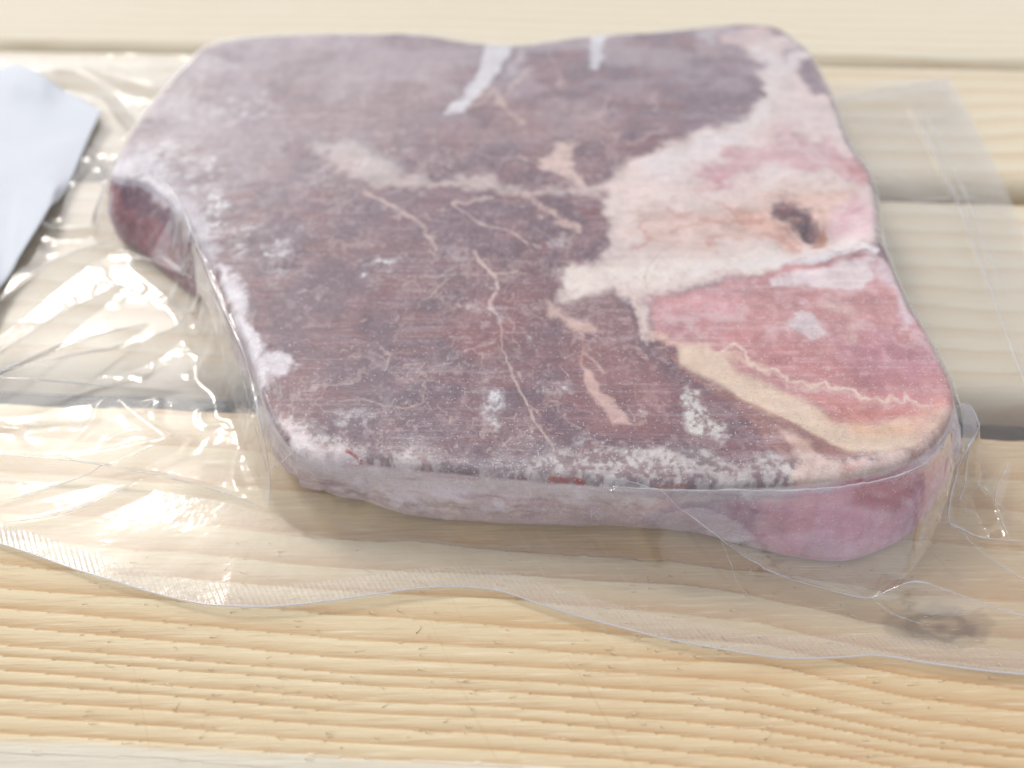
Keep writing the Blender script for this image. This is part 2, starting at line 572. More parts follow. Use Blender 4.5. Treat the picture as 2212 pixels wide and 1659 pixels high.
def beam(xc, w, y0, y1, z0, z1):
    x0, x1 = xc - w / 2, xc + w / 2
    ch = 0.002
    sec = [(x0, z0), (x1, z0), (x1, z1 - ch), (x1 - ch, z1), (x0 + ch, z1), (x0, z1 - ch)]
    V = [(x * ca - y * sa, x * sa + y * ca, z) for y in (y0, y1) for x, z in sec]
    me = bpy.data.meshes.new('batten')
    n = len(sec)
    me.from_pydata(V, [], [(i, (i + 1) % n, n + (i + 1) % n, n + i) for i in range(n)] + [tuple(range(n))[::-1], tuple(range(n, 2 * n))])
    o = bpy.data.objects.new('batten', me); COL.objects.link(o)
    me.materials.append(mat_beam); o.parent = table


sp_rng = random.Random(5)
SPV, SPQ = [], []
for k in range(260):
    x, y = sp_rng.uniform(-.09, .10), sp_rng.uniform(.040, .085)
    l = sp_rng.uniform(.0006, .0028); w = sp_rng.uniform(.00006, .00014); a_ = sp_rng.gauss(-.06, .35); h_ = sp_rng.uniform(.0001, .0006)
    c_, s_ = math.cos(a_), math.sin(a_)
    b0 = len(SPV)
    SPV += [(x - s_ * w, y + c_ * w, .0000), (x + s_ * w, y - c_ * w, .0000), (x + c_ * l, y + s_ * l, h_), (x + c_ * l * .5, y + s_ * l * .5, h_ * .5 + w)]
    SPQ += [(b0, b0 + 1, b0 + 3), (b0 + 1, b0 + 2, b0 + 3), (b0 + 2, b0, b0 + 3), (b0, b0 + 2, b0 + 1)]
sp = mesh_obj('wood_fibres', np.array(SPV), np.array(SPQ), plain_material('raised_fibre', lin((230, 212, 178)), .7, 400, .15), table, smooth_=False)
sp['kind'] = 'stuff'

for xc in (-0.30, 0.198):
    beam(xc, 0.06, 0.036, 0.498, -0.095, -PLANK_T - 0.0006)

gm = plain_material('dark_concrete', (0.035, 0.045, 0.06), 0.8, 25, 0.3, 0.001)
G = 6.0
n = 40
gx, gy = np.meshgrid(np.linspace(-G, G, n), np.linspace(-G, G, n))
gv = np.stack([gx, gy, -0.0955 + 0.0 * gx], -1).reshape(-1, 3)
ground = mesh_obj('ground', gv, quads(n, n), gm)
ground['kind'] = 'structure'

# ================================================================== the steak
T = 0.020
Z0 = 0.0009                    # underside, on the lower film
OUT_BACK = [(470, 86), (530, 76), (640, 72), (760, 72), (880, 70), (960, 78), (1040, 90), (1100, 95), (1170, 88), (1280, 73),
            (1400, 66), (1520, 55), (1600, 48), (1665, 52), (1705, 68)]
OUT_RIGHT = [(1705, 68), (1745, 105), (1780, 165), (1803, 215), (1822, 270), (1842, 320), (1870, 352), (1888, 395), (1896, 440),
             (1900, 500), (1920, 545), (1940, 600), (1968, 660), (2002, 710), (2032, 770), (2056, 820), (2064, 868), (2050, 915), (2025, 950)]
OUT_FRONT = [(640, 975), (690, 990), (760, 990), (850, 1000), (950, 1010), (1050, 1020), (1150, 1029), (1300, 1040), (1500, 1046),
             (1700, 1040), (1830, 1026), (1920, 1005), (1985, 980), (2025, 950)]
OUT_LEFT = [(640, 975), (604, 930), (572, 868), (548, 790), (524, 730), (495, 660), (465, 590), (430, 530), (395, 475), (352, 425), (300, 392),
            (255, 388), (236, 372), (245, 345), (275, 290), (310, 240), (350, 190), (400, 138), (435, 103), (470, 86)]
NU, NV = 620, 560


def side(pts, n, z):
    P = np.array(pts, float)
    return catmull(unproject(P[:, 0], P[:, 1], z)[:, :2], n)


B = side(OUT_FRONT, NU, T); Tt = side(OUT_BACK, NU, T); L = side(OUT_LEFT, NV, T); Rr = side(OUT_RIGHT[::-1], NV, T)
G2 = coons(B, Tt, L, Rr)
for _ in range(60):            # relax the inner grid
    G2[1:-1, 1:-1] = 0.25 * (G2[:-2, 1:-1] + G2[2:, 1:-1] + G2[1:-1, :-2] + G2[1:-1, 2:])
loop_idx = np.concatenate([np.arange(NU), np.arange(1, NV) * NU + NU - 1,
                           (NV - 1) * NU + np.arange(NU - 2, -1, -1), np.arange(NV - 2, 0, -1) * NU])
gxy = G2.reshape(-1, 2)
loop = gxy[loop_idx]
# coarse distance to the rim
rim_d = np.full(len(gxy), 1.0)
lp = np.vstack([loop[::6], loop[:1]])
near = np.ones(len(gxy), bool)
iu = np.tile(np.arange(NU), NV); iv = np.repeat(np.arange(NV), NU)
near = (iu < 40) | (iu > NU - 41) | (iv < 40) | (iv > NV - 41)
rim_d[near] = line_d(gxy[near, 0], gxy[near, 1], lp)[0]


def fall(d, r):
    q = np.clip(1 - d / r, 0, 1)
    return r * (1 - np.sqrt(1 - 0.86 * q * q))


def top_px(P):
    return project(np.column_stack([P[:, 0], P[:, 1], np.full(len(P), T)]))


PX, PY = top_px(gxy)
zt = T - fall(rim_d, 0.0025)
zt += 0.0010 * (fbm(gxy[:, 0] * 45, gxy[:, 1] * 45, 21, 3) - 0.5) + 0.0005 * (fbm(gxy[:, 0] * 240, gxy[:, 1] * 240, 22, 3) - 0.5)
HOLE = [(1668, 430), (1700, 422), (1716, 438), (1742, 440), (1760, 468), (1772, 500), (1758, 520), (1738, 512), (1730, 492), (1712, 486), (1696, 464), (1676, 458)]
hd = poly_sd(PX + 10 * (fbm(PX / 12, PY / 12, 4) - .5), PY + 10 * (fbm(PX / 12, PY / 12, 9) - .5), HOLE)
zt -= 0.0004 * smooth(8, -8, hd)
# notch where the bone meets the rim on the right side
nd = np.hypot((PX - 1800) / 60, (PY - 505) / 22)
zt -= 0.0035 * np.exp(-nd ** 2)
topV = np.column_stack([gxy, zt])

# side wall: pairs of rim point and foot point, both seen in the photograph
PAIRS = [((236, 372), (252, 500)), ((300, 392), (300, 560)), ((352, 425), (365, 612)), ((395, 475), (430, 660)),
         ((465, 590), None), ((548, 790), None), ((604, 930), None), ((640, 975), (705, 1050)), ((760, 990), (800, 1090)),
         ((850, 1000), (900, 1128)), ((1050, 1020), (1040, 1137)), ((1300, 1040), (1300, 1142)), ((1500, 1046), (1485, 1152)),
         ((1700, 1040), (1650, 1202)), ((1830, 1026), (1750, 1222)), ((1920, 1005), (1850, 1228)), ((1985, 980), (1945, 1185)),
         ((2025, 950), (2005, 1120)), ((2064, 868), (2055, 985)), ((2032, 770), None), ((1940, 600), None), ((1888, 395), None),
         ((1780, 165), None), ((1665, 52), None), ((1280, 73), None), ((880, 70), None), ((470, 86), None), ((350, 190), None)]
nl = len(loop)
tang = np.roll(loop, -4, 0) - np.roll(loop, 4, 0)
nrm = np.stack([tang[:, 1], -tang[:, 0]], 1)
nrm /= np.linalg.norm(nrm, axis=1)[:, None] + 1e-12
for _ in range(12):
    nrm = (nrm + np.roll(nrm, 3, 0) + np.roll(nrm, -3, 0)) / 3
keys = []
for a, b in PAIRS:
    aw = unproject(a[0], a[1], T)[:2]
    i = int(np.argmin(((loop - aw) ** 2).sum(1)))
    off = (unproject(b[0], b[1], Z0)[:2] - loop[i]) if b else nrm[i] * 0.0012
    keys.append((i, off))
keys.sort(key=lambda k: k[0])
ki = np.array([k[0] for k in keys], float); ko = np.array([k[1] for k in keys])
ki = np.concatenate([[ki[-1] - nl], ki, [ki[0] + nl]]); ko = np.vstack([ko[-1], ko, ko[0]])
off = np.stack([np.interp(np.arange(nl), ki, ko[:, k]) for k in range(2)], 1)
for _ in range(60):
    off = (off + np.roll(off, 2, 0) + np.roll(off, -2, 0)) / 3
NR = 40
tt = np.linspace(0, 1, NR)
sarc = np.concatenate([[0], np.cumsum(np.linalg.norm(np.diff(loop, axis=0), axis=1))])
wall = np.zeros((NR, nl, 3))
ztop = zt[loop_idx]
for k, t in enumerate(tt):
    bul = 0.0022 * math.sin(math.pi * min(t * 1.08, 1.0)) ** 0.8
    rough = 0.0026 * (fbm(sarc * 170, t * 3.5 + 0 * sarc, 31, 4) - 0.5) * math.sin(math.pi * min(1, t * 1.02))
    foot = -0.0016 * smooth(0.88, 1.0, t)
    wall[k, :, :2] = loop + off * t ** 1.15 + nrm * (bul + rough + foot)[:, None]
    wall[k, :, 2] = ztop * (1 - t) + Z0 * t
wallV = wall[1:].reshape(-1, 3)
nt = len(topV)
SV = np.vstack([topV, wallV])
SQ_top = quads(NV, NU)
ring0 = loop_idx
rings = [ring0] + [nt + k * nl + np.arange(nl) for k in range(NR - 1)]
SQ_wall = []
for k in range(NR - 1):
    a, b = rings[k], rings[k + 1]
    SQ_wall.append(np.stack([np.roll(a, -1), a, b, np.roll(b, -1)], 1))
SQ_wall = np.vstack(SQ_wall)

# ---------------------------------------------------------------- colours of the meat
M_ = lambda pts, ox, oy: [(ox + 0.3437 * x, oy + 0.3437 * y) for x, y in pts]
z1 = lambda p: M_(p, 0, 0)
z2 = lambda p: M_(p, 734.5, 0)
z3 = lambda p: M_(p, 1469, 0)
z4 = lambda p: M_(p, 0, 553)
z5 = lambda p: M_(p, 734.5, 553)
z6 = lambda p: M_(p, 1469, 553)

wx, wy = SV[:, 0], SV[:, 1]
px, py = project(SV)
px[:nt], py[:nt] = PX, PY
iswall = np.arange(len(SV)) >= nt
wall_t = np.concatenate([np.zeros(nt), np.repeat(tt[1:], nl)])
wall_s = np.concatenate([np.zeros(nt), np.tile(sarc, NR - 1)])
n1 = fbm(wx * 130, wy * 130, 41, 4)
n2 = fbm(wx * 500, wy * 500, 42, 3)
n3 = fbm(wx * 1100, wy * 1100, 40, 2)
str1 = fbm(wx * 70, wy * 620, 43, 4)
str2 = fbm(wx * 40, wy * 1500, 44, 3)
jx = 34 * (fbm(wx * 150, wy * 150, 45, 5, .6) - 0.5)
jy = 24 * (fbm(wx * 150, wy * 150, 46, 5, .6) - 0.5)

colr = np.zeros((len(SV), 3))
f = smooth(0.35, 0.65, n1)[:, None]
colr[:] = lin((108, 78, 90)) * (1 - f) + lin((130, 86, 91)) * f
f = smooth(0.52, 0.72, str1)[:, None] * 0.5
colr = colr * (1 - f) + lin((90, 66, 80)) * f
f = (smooth(0.52, 0.72, str2) * smooth(.35, .65, n1))[:, None] * 0.45
colr = colr * (1 - f) + lin((158, 138, 146)) * f
f = (smooth(.5, .75, n2) * smooth(.3, .7, fbm(wx * 60, wy * 60, 47, 3)))[:, None] * .35
colr = colr * (1 - f) + lin((176, 156, 160)) * f
frost = np.clip(0.10 + 0.25 * (str1 - 0.4), 0, 1)
region = np.zeros(len(SV), int)       # 0 meat, 1 fat, 2 bone


def box(pts, pad):
    P = np.asarray(pts)
    return np.where((px > P[:, 0].min() - pad) & (px < P[:, 0].max() + pad) & (py > P[:, 1].min() - pad) & (py < P[:, 1].max() + pad))[0]


def area(pts, c, soft=6, amt=1.0, rag=1.0, where='top', fr=None, reg=None, brk=0.0, fibre=0.0, mot=0.55):
    rag = rag * 1.5; soft = soft * 1.35
    I = box(pts, soft * 2 + 20)
    I = I[~iswall[I]] if where == 'top' else (I[iswall[I]] if where == 'wall' else I)
    if not len(I):
        return
    sdv = poly_sd(px[I] + rag * jx[I], py[I] + rag * jy[I], pts)
    m = smooth(soft, -soft, sdv) * amt
    if brk:
        m = m * smooth(0.5 - 0.25 * (1.5 - brk), 0.5 + 0.12, brk * 0.6 * (n2[I] - .5) + 0.5 + 0.9 * (n1[I] - .5) + (1 - brk) * .3) * (.25 + .75 * smooth(.38, .6, .5 * n3[I] + .5 * n2[I]))
    if fibre:
        m = m * (1 - fibre + fibre * smooth(0.38, 0.62, str1[I]))
    mo = 0.55 * (str1[I] - .5) + 0.9 * (n1[I] - .5) + 0.5 * (n2[I] - .5)
    cc = lin(c)[None] * (1.0 + mot * np.clip(mo, -.4, .4))[:, None]
    wm = np.clip((0.6 * str2[I] + 0.4 * n2[I] - .5) * 2.2 * mot, 0, .5)[:, None]
    cc = cc * (1 - wm) + lin((226, 212, 214)) * wm
    colr[I] = colr[I] * (1 - m[:, None]) + cc * m[:, None]
    if fr is not None:
        frost[I] = frost[I] * (1 - m) + fr * m
    if reg is not None:
        region[I] = np.where(sdv < 0, reg, region[I])


def vein(pts, c, w, amt=0.85, rag=0.35, soft=None, where='top', fr=None):
    rag = rag * 2.2
    pts = np.asarray(pts, float)
    I = box(pts, w * 2 + 16)
    I = I[~iswall[I]] if where == 'top' else (I[iswall[I]] if where == 'wall' else I)
    if not len(I):
        return
    d, s = line_d(px[I] + rag * jx[I], py[I] + rag * jy[I], pts)
    ww = w * (0.55 + 0.9 * vnoise(s * 2.3, 0 * s, 3)) 
    m = smooth(ww + (soft or w * 0.6), ww * 0.4, d) * amt * (0.55 + 0.45 * smooth(.3, .6, n2[I]))
    colr[I] = colr[I] * (1 - m[:, None]) + lin(c)[None] * m[:, None]
    if fr is not None:
        frost[I] = np.maximum(frost[I], fr * m)


FAT = (222, 202, 196); FATW = (228, 214, 210); PINK = (198, 143, 143); WHITE = (226, 222, 226)
RED = (136, 84, 86); VEIN = (206, 180, 172); FROST = (206, 202, 204); GREYF = (196, 190, 186)

# muscle variety
area([(300, 300), (420, 130), (700, 80), (1000, 80), (1000, 260), (700, 300), (420, 420)], (152, 126, 130), 60, .55, 1, fr=.25)
area([(700, 160), (960, 130), (980, 240), (820, 290), (640, 280)], (146, 116, 118), 40, .7)
area([(1100, 560), (1180, 540), (1200, 660), (1150, 800), (1000, 770), (1010, 700)], RED, 36, .55, 2)
area(z5([(650, 480), (900, 330), (1150, 420), (1000, 600), (760, 600)]), (142, 84, 86), 16, .6, 2)
area(z5([(1050, 980), (1300, 960), (1400, 1150), (1100, 1200)]), (134, 88, 92), 14, .6, 2)
area(z5([(1520, 480), (1700, 520), (2000, 700), (2050, 1000), (1900, 1100), (1600, 1050), (1500, 800)]), (150, 102, 102), 20, .7, 2)
area(z2([(900, 560), (1150, 560), (1700, 700), (1650, 860), (1250, 930), (950, 880)]), (142, 104, 106), 18, .7, 2)
area(z2([(0, 1180), (400, 1220), (900, 1240), (1200, 1400), (900, 1560), (0, 1500)]), (118, 90, 104), 18, .45, 2)
area(z5([(0, 700), (900, 700), (1000, 1200), (300, 1200), (0, 1050)]), (106, 84, 96), 40, .5, 2, fibre=.5)
area(z5([(1380, 240), (1760, 230), (1860, 520), (1700, 560), (1500, 400), (1390, 330)]), (142, 104, 106), 10, .8, 1)
area(z3([(0, 400), (150, 340), (350, 310), (430, 370), (490, 470), (545, 570), (500, 690), (420, 800), (300, 790), (180, 800), (60, 870), (0, 900)]), (120, 92, 104), 10, .8, 1)

# fat and gristle on the right
FATP = [(1290, 402), (1330, 372), (1390, 332), (1440, 312), (1500, 292), (1570, 272), (1618, 255), (1652, 205), (1645, 135), (1605, 105),
        (1560, 90), (1620, 60), (1700, 75), (1760, 150), (1810, 250), (1850, 340), (1900, 400), (1910, 520), (1800, 545), (1700, 570), (1600, 595),
        (1500, 620), (1415, 640), (1400, 700), (1425, 740), (1385, 715), (1370, 650), (1330, 632), (1240, 642), (1212, 640), (1235, 582),
        (1300, 562), (1334, 500), (1312, 450)]
area(FATP, FAT, 11, 1, 1.3, fr=.18, reg=1, mot=.35)
area(z3([(640, 270), (745, 290), (720, 360), (660, 400)]), (150, 134, 140), 7, .8, .7)
area(z3([(735, 455), (815, 360), (850, 375), (858, 470), (930, 600), (860, 590), (780, 530)]), (122, 100, 112), 7, .95, .5)
area(z3([(250, 180), (500, 200), (560, 260), (420, 290), (260, 290)]), (206, 172, 170), 14, .7)
area(z3([(130, 180), (220, 180), (200, 290), (140, 290)]), WHITE, 12, .6)
vein([(1400, 352), (1500, 322), (1590, 292), (1655, 240), (1674, 170), (1640, 112)], (232, 222, 220), 11, .7, .6, soft=14)
vein([(1240, 612), (1340, 594), (1450, 584), (1560, 578), (1680, 562)], (236, 224, 214), 22, .85, .6, soft=18)
vein([(1690, 150), (1740, 120), (1760, 110)], (232, 226, 228), 9, .7, .5, soft=8)
# pink marrow band along the right rim
area([(1480, 372), (1540, 335), (1640, 318), (1680, 275), (1760, 288), (1830, 318), (1888, 396), (1840, 392), (1760, 372), (1690, 388), (1640, 385), (1560, 410), (1510, 408)],
     (204, 160, 164), 14, .8, 2.2)
area([(1610, 372), (1680, 358), (1740, 372), (1700, 392), (1640, 388)], (234, 218, 214), 8, .85, 1)
area([(1500, 378), (1560, 360), (1600, 380), (1550, 408)], (188, 136, 144), 12, .6, 2.5)
area([(1800, 330), (1870, 350), (1895, 400), (1860, 396), (1810, 366)], (200, 136, 138), 12, .7, 1.5)
area([(1400, 340), (1480, 320), (1620, 280), (1640, 300), (1560, 330), (1480, 370), (1420, 400)], (226, 214, 214), 16, .6, 2)
area([(1680, 150), (1740, 200), (1790, 280), (1700, 280), (1670, 220)], (226, 206, 202), 20, .7)
# warm peach heart with the dark hollow
area([(1560, 430), (1640, 408), (1760, 400), (1850, 412), (1880, 440), (1800, 500), (1770, 530), (1690, 530), (1600, 500), (1540, 480)], (222, 182, 166), 20, .75, 2.5)
area([(1360, 470), (1500, 440), (1680, 450), (1740, 520), (1560, 520), (1420, 540)], (216, 176, 162), 18, .55, 3)
area([(1340, 410), (1480, 402), (1500, 430), (1350, 455)], (230, 206, 200), 16, .6)
area([(1770, 500), (1785, 478), (1800, 505), (1780, 535), (1740, 540)], (176, 120, 94), 6, .9, .6)
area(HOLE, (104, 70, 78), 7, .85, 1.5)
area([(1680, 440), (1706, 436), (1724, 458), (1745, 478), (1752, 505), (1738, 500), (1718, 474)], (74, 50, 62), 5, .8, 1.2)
area([(1662, 440), (1676, 428), (1690, 440), (1684, 462)], (120, 84, 90), 5, .6, .8)
area([(1650, 470), (1690, 466), (1720, 500), (1730, 522), (1690, 520)], (176, 124, 112), 12, .6, 3)
area([(1590, 440), (1640, 436), (1660, 452), (1610, 466)], (192, 138, 124), 12, .5, 3)
area([(1675, 435), (1720, 430), (1715, 450), (1690, 462)], (122, 58, 66), 5, .7, .6)
area([(1800, 440), (1870, 425), (1900, 470), (1880, 510), (1810, 500), (1790, 475)], (224, 190, 194), 10, .85, 1.4, fr=.5)
area([(1840, 430), (1868, 430), (1850, 480), (1830, 490)], (206, 146, 156), 10, .6, 1.5)
for q in ([(1387, 481), (1396, 509), (1420, 516), (1363, 543)], [(1469, 498), (1500, 482), (1516, 482)], [(1440, 450), (1470, 462), (1500, 455)],
          [(1560, 438), (1580, 452), (1590, 470)], [(1640, 492), (1660, 505), (1690, 515)], [(1520, 520), (1556, 508)], [(1530, 470), (1600, 474), (1640, 468)]):
    vein(q, (186, 124, 112), 3.4, .5, 1.0, soft=6)
for q in ([(1390, 600), (1400, 570), (1430, 545), (1470, 520)], [(1400, 640), (1392, 600)]):
    vein(q, (196, 164, 150), 1.8, .5, .2)
vein([(1690, 575), (1800, 548), (1860, 530), (1890, 545), (1880, 590)], (236, 228, 230), 12, .9, .5)
vein([(1500, 586), (1600, 572), (1700, 560), (1790, 530), (1850, 512)], (232, 222, 220), 9, .8, .5)
vein([(1800, 560), (1850, 545), (1870, 540)], (176, 100, 104), 3, .8, .3)

# pink bone face
P2 = [(1408, 662), (1425, 640), (1520, 622), (1620, 595), (1700, 575), (1800, 562), (1880, 552), (1935, 580), (1966, 660), (2015, 725), (2058, 815), (2080, 880),
      (2060, 900), (1960, 900), (1860, 912), (1800, 900), (1700, 850), (1600, 815), (1540, 780), (1500, 760), (1425, 737)]
area(P2, PINK, 7, 1, 1, fr=.30, reg=2)
area([(1420, 650), (1600, 600), (1600, 680), (1500, 720), (1420, 720)], (206, 158, 162), 22, .7, 2.5)
area([(1480, 700), (1800, 760), (2000, 860), (1800, 830), (1600, 760)], (192, 126, 126), 16, .6, 2)
area([(1800, 720), (1960, 720), (2020, 800), (1980, 850), (1840, 800)], (190, 132, 146), 20, .6, 3)
area(z6([(600, 130), (800, 100), (1040, 30), (1240, 20), (1225, 140), (1120, 230), (980, 220), (850, 180), (620, 185)]), (228, 212, 214), 6, .92, 1, reg=1)
area(z6([(620, 400), (770, 360), (870, 410), (950, 480), (820, 500), (680, 450)]), (222, 206, 208), 6, .9, 1.3, fr=.5)
area(z6([(520, 450), (640, 440), (700, 470), (560, 480)]), (216, 190, 194), 6, .6, 1.3)
area(z6([(890, 310), (1040, 280), (1070, 340), (1100, 450), (1080, 540), (1030, 520), (1045, 420), (960, 340)]), (214, 172, 168), 7, .75, 1)
area(z6([(1260, 0), (1360, 100), (1480, 400), (1400, 450), (1370, 250), (1240, 130)]), (222, 202, 208), 9, .8, 1)
area(z6([(1480, 470), (1560, 520), (1640, 700), (1560, 620)]), (214, 186, 192), 9, .7, 1)
SC = z6([(160, 590), (220, 602), (320, 560), (400, 600), (430, 670), (500, 712), (600, 700), (640, 740), (680, 792), (750, 790), (800, 832), (900, 808), (950, 842),
         (1100, 850), (1150, 892), (1240, 888), (1290, 922), (1320, 870), (1400, 912), (1430, 868), (1520, 930), (1620, 950)])
vein(SC, (234, 212, 196), 3.2, .8, .5)
vein([(x, y + 8) for x, y in SC[6:]], (226, 192, 178), 4.5, .45, .3)
for q, w_, c_ in (([(1420, 735), (1470, 742), (1560, 770), (1660, 800)], 7, (228, 196, 176)), ([(1330, 455), (1400, 430), (1480, 415), (1560, 412)], 9, (232, 214, 206)),
                  ([(1690, 300), (1760, 330), (1850, 380)], 5, (224, 200, 202)), ([(1560, 405), (1640, 398), (1760, 385), (1850, 395)], 9, (232, 216, 210)),
                  ([(1720, 230), (1780, 260), (1830, 330)], 9, (228, 208, 206)), ([(1440, 680), (1520, 690), (1620, 670)], 6, (216, 186, 186)),
                  ([(1700, 640), (1800, 650), (1900, 620)], 7, (216, 180, 180)), ([(1850, 690), (1930, 720), (1980, 760)], 6, (214, 178, 182))):
    vein(q, c_, w_, .6, 1.2, soft=w_ * 1.6)
# tan bone band
TANB = z6([(0, 580), (100, 560), (250, 620), (350, 720), (550, 800), (700, 850), (850, 950), (1000, 1040), (1150, 1055), (1400, 1010), (1720, 960), (1620, 1080),
           (1500, 1200), (1300, 1240), (1050, 1230), (900, 1160), (700, 1060), (450, 930), (250, 810), (100, 740), (0, 680)])
area(TANB, (226, 200, 178), 7, 1, .6, fr=.1, reg=2, mot=.3)
area(z6([(800, 880), (1000, 930), (1300, 940), (1720, 930), (1650, 1000), (1300, 1020), (1000, 1050), (860, 960)]), (200, 132, 124), 12, .8, 1)
area(z6([(1050, 1040), (1300, 1040), (1600, 990), (1560, 1090), (1350, 1120), (1120, 1130)]), (216, 166, 134), 14, .6, 1)
vein(z6([(-40, 640), (20, 700), (100, 770), (300, 850), (500, 950), (800, 1110), (1050, 1240)]), (178, 126, 108), 3.5, .75, .2)
vein(z6([(900, 1200), (1100, 1245), (1300, 1250), (1500, 1210)]), (208, 150, 134), 3.5, .6, .2)
# meat and fat wedge below it
area(z6([(100, 760), (300, 860), (560, 980), (780, 1110), (1060, 1270), (960, 1285), (790, 1300), (600, 1270), (480, 1080), (330, 950)]), (160, 112, 106), 7, .85, 1)
area(z6([(620, 1090), (780, 1140), (860, 1220), (960, 1290), (780, 1310), (720, 1220)]), (222, 186, 172), 7, .9, 1, reg=1)
area(z6([(850, 1150), (930, 1170), (1060, 1270), (960, 1285), (880, 1220)]), (168, 116, 110), 5, .8, .6)
area(z6([(-380, 1180), (0, 1200), (300, 1230), (560, 1290), (560, 1330), (0, 1300), (-380, 1290)]), (130, 110, 116), 12, .7, 1.5, fr=.5)

# fat seams and veins of the large muscle, plus painted film-fold streaks
area([(672, 318), (700, 305), (760, 300), (796, 326), (830, 352), (870, 376), (1000, 388), (1100, 398), (1200, 405), (1290, 402), (1320, 430), (1200, 418), (1080, 413), (960, 409), (840, 402), (770, 385), (700, 350)],
     (212, 194, 188), 8, .72, 1.6)
area([(700, 300), (780, 296), (850, 340), (880, 372), (760, 360), (690, 340)], (214, 206, 204), 20, .5, 2, fr=.3)
vein([(736, 345), (760, 335), (782, 340), (770, 356), (740, 352)], (196, 164, 140), 3, .6, .2)
vein([(750, 270), (757, 300)], (126, 92, 92), 2.5, .6, .2)
vein([(786, 412), (848, 443), (885, 470), (913, 488), (928, 512), (940, 536)], VEIN, 4.5, .85)
vein([(1027, 545), (1052, 580), (1068, 605), (1068, 639), (1061, 670)], (212, 188, 178), 4.2, .9)
vein([(1061, 670), (1076, 700), (1082, 745), (1092, 787), (1110, 820), (1130, 855), (1154, 897), (1172, 930), (1196, 975)], VEIN, 2.4, .8)
vein([(1068, 592), (1116, 586)], (198, 176, 164), 3.5, .7)
vein([(978, 443), (1027, 478), (1078, 491), (1116, 509), (1137, 529)], VEIN, 2.4, .85)
vein([(1130, 419), (1168, 447), (1198, 474), (1250, 491)], (208, 178, 168), 8, .85, .8)
vein([(978, 440), (1030, 432), (1060, 428)], VEIN, 4, .7)
vein([(1119, 337), (1164, 354), (1216, 378), (1264, 405)], VEIN, 3, .85)
vein([(1030, 338), (1080, 342), (1120, 340)], VEIN, 1.6, .5)
area(z2([(1350, 900), (1480, 900), (1440, 1040), (1500, 1100), (1545, 1175), (1390, 1090), (1260, 1010)]), (216, 188, 178), 5, .9, 1, reg=1)
area(z2([(940, 250), (1090, 250), (1000, 460), (850, 630), (780, 720), (660, 725), (770, 590), (880, 420)]), WHITE, 4, .95, .5, reg=1)  # white gleam of a film fold, with frost, painted onto the meat
area(z2([(1080, 330), (1150, 330), (1130, 460), (1060, 480)]), (206, 196, 200), 7, .6, 1)
area(z2([(1570, 160), (1700, 170), (1650, 330), (1625, 440), (1580, 430), (1575, 300)]), (222, 220, 226), 4, .9, .5, reg=1)  # second film-fold gleam painted into the meat colour
for q in ([(870, 600), (960, 560), (1010, 640), (1050, 700), (1140, 760)], [(1010, 640), (1080, 540), (1200, 440)], [(820, 680), (900, 640), (960, 570)]):
    vein(z2(q), (202, 174, 162), 4.5, .75)
for q in ([(1330, 360), (1380, 480), (1420, 550)], [(1700, 640), (1650, 760), (1740, 860)], [(1790, 900), (1900, 860), (2050, 820)], [(1600, 740), (1750, 700)],
          [(1850, 640), (1960, 620), (2000, 720)]):
    vein(z2(q), (198, 166, 160), 4, .6, .8)
for q in ([(0, 920), (60, 905), (150, 910), (300, 950), (420, 960), (540, 930)], [(540, 930), (520, 880)], [(630, 950), (665, 1010), (680, 1060)],
          [(240, 570), (270, 610), (320, 630), (300, 700)], [(470, 330), (540, 270), (690, 130)], [(400, 210), (550, 120), (710, 110)], [(700, 560), (760, 510)],
          [(780, 590), (860, 570), (960, 530)], [(1060, 230), (1100, 300)], [(1260, 150), (1270, 190)], [(740, 330), (750, 290)], [(1110, 750), (1160, 790)],
          [(1410, 990), (1440, 1050), (1500, 1075)], [(1390, 690), (1420, 750)], [(1440, 640), (1520, 590)], [(1240, 1020), (1300, 1140), (1340, 1210)],
          [(1110, 980), (1110, 1050)], [(1810, 970), (1850, 1040)], [(1880, 980), (1920, 1050)], [(60, 640), (120, 620)], [(400, 700), (540, 690)], [(1180, 930), (1290, 1010)],
          [(880, 660), (890, 600)], [(1060, 540), (1080, 440), (1040, 390)]):
    vein(z5(q), (198, 172, 160), 2.0, .62, .5)
# scattered little fat flecks along the fibres
fr_rng = random.Random(11)
for _ in range(420):
    x = fr_rng.gauss(1080, 190) if fr_rng.random() < .65 else fr_rng.uniform(480, 1500); y = fr_rng.uniform(150, 970)
    a = fr_rng.choice([-.5, -.1, .1, .4, .9, 1.4]); l = fr_rng.uniform(8, 30)
    vein([(x, y), (x + l * .5 * math.cos(a) + fr_rng.uniform(-3, 3), y + l * .4 * math.sin(a)), (x + l * math.cos(a), y + l * .7 * math.sin(a))],
         fr_rng.choice([(198, 172, 162), (186, 160, 156), (206, 190, 186)]), fr_rng.uniform(.7, 1.9), fr_rng.uniform(.25, .65), .9)
area(z5([(1310, 270), (1400, 300), (1500, 400), (1620, 420), (1590, 490), (1480, 470), (1420, 380), (1310, 360)]), (210, 178, 168), 6, .85, 1.3, reg=1)
area(z5([(1525, 690), (1580, 710), (1645, 800), (1640, 860), (1720, 900), (1785, 1000), (1835, 1062), (1720, 1050), (1640, 950), (1550, 850)]), (206, 168, 160), 4, .95, .5, reg=1)
vein(z5([(1545, 600), (1600, 650), (1660, 730)]), (204, 170, 160), 4, .8)
vein(z5([(1520, 480), (1530, 580), (1525, 690)]), (200, 156, 146), 2.5, .7)
vein(z5([(1780, 560), (1860, 560), (1930, 640)]), (204, 168, 160), 5, .7)
vein(z5([(1880, 240), (1880, 340), (1890, 440), (1950, 540)]), (222, 200, 190), 9, .85, .6)

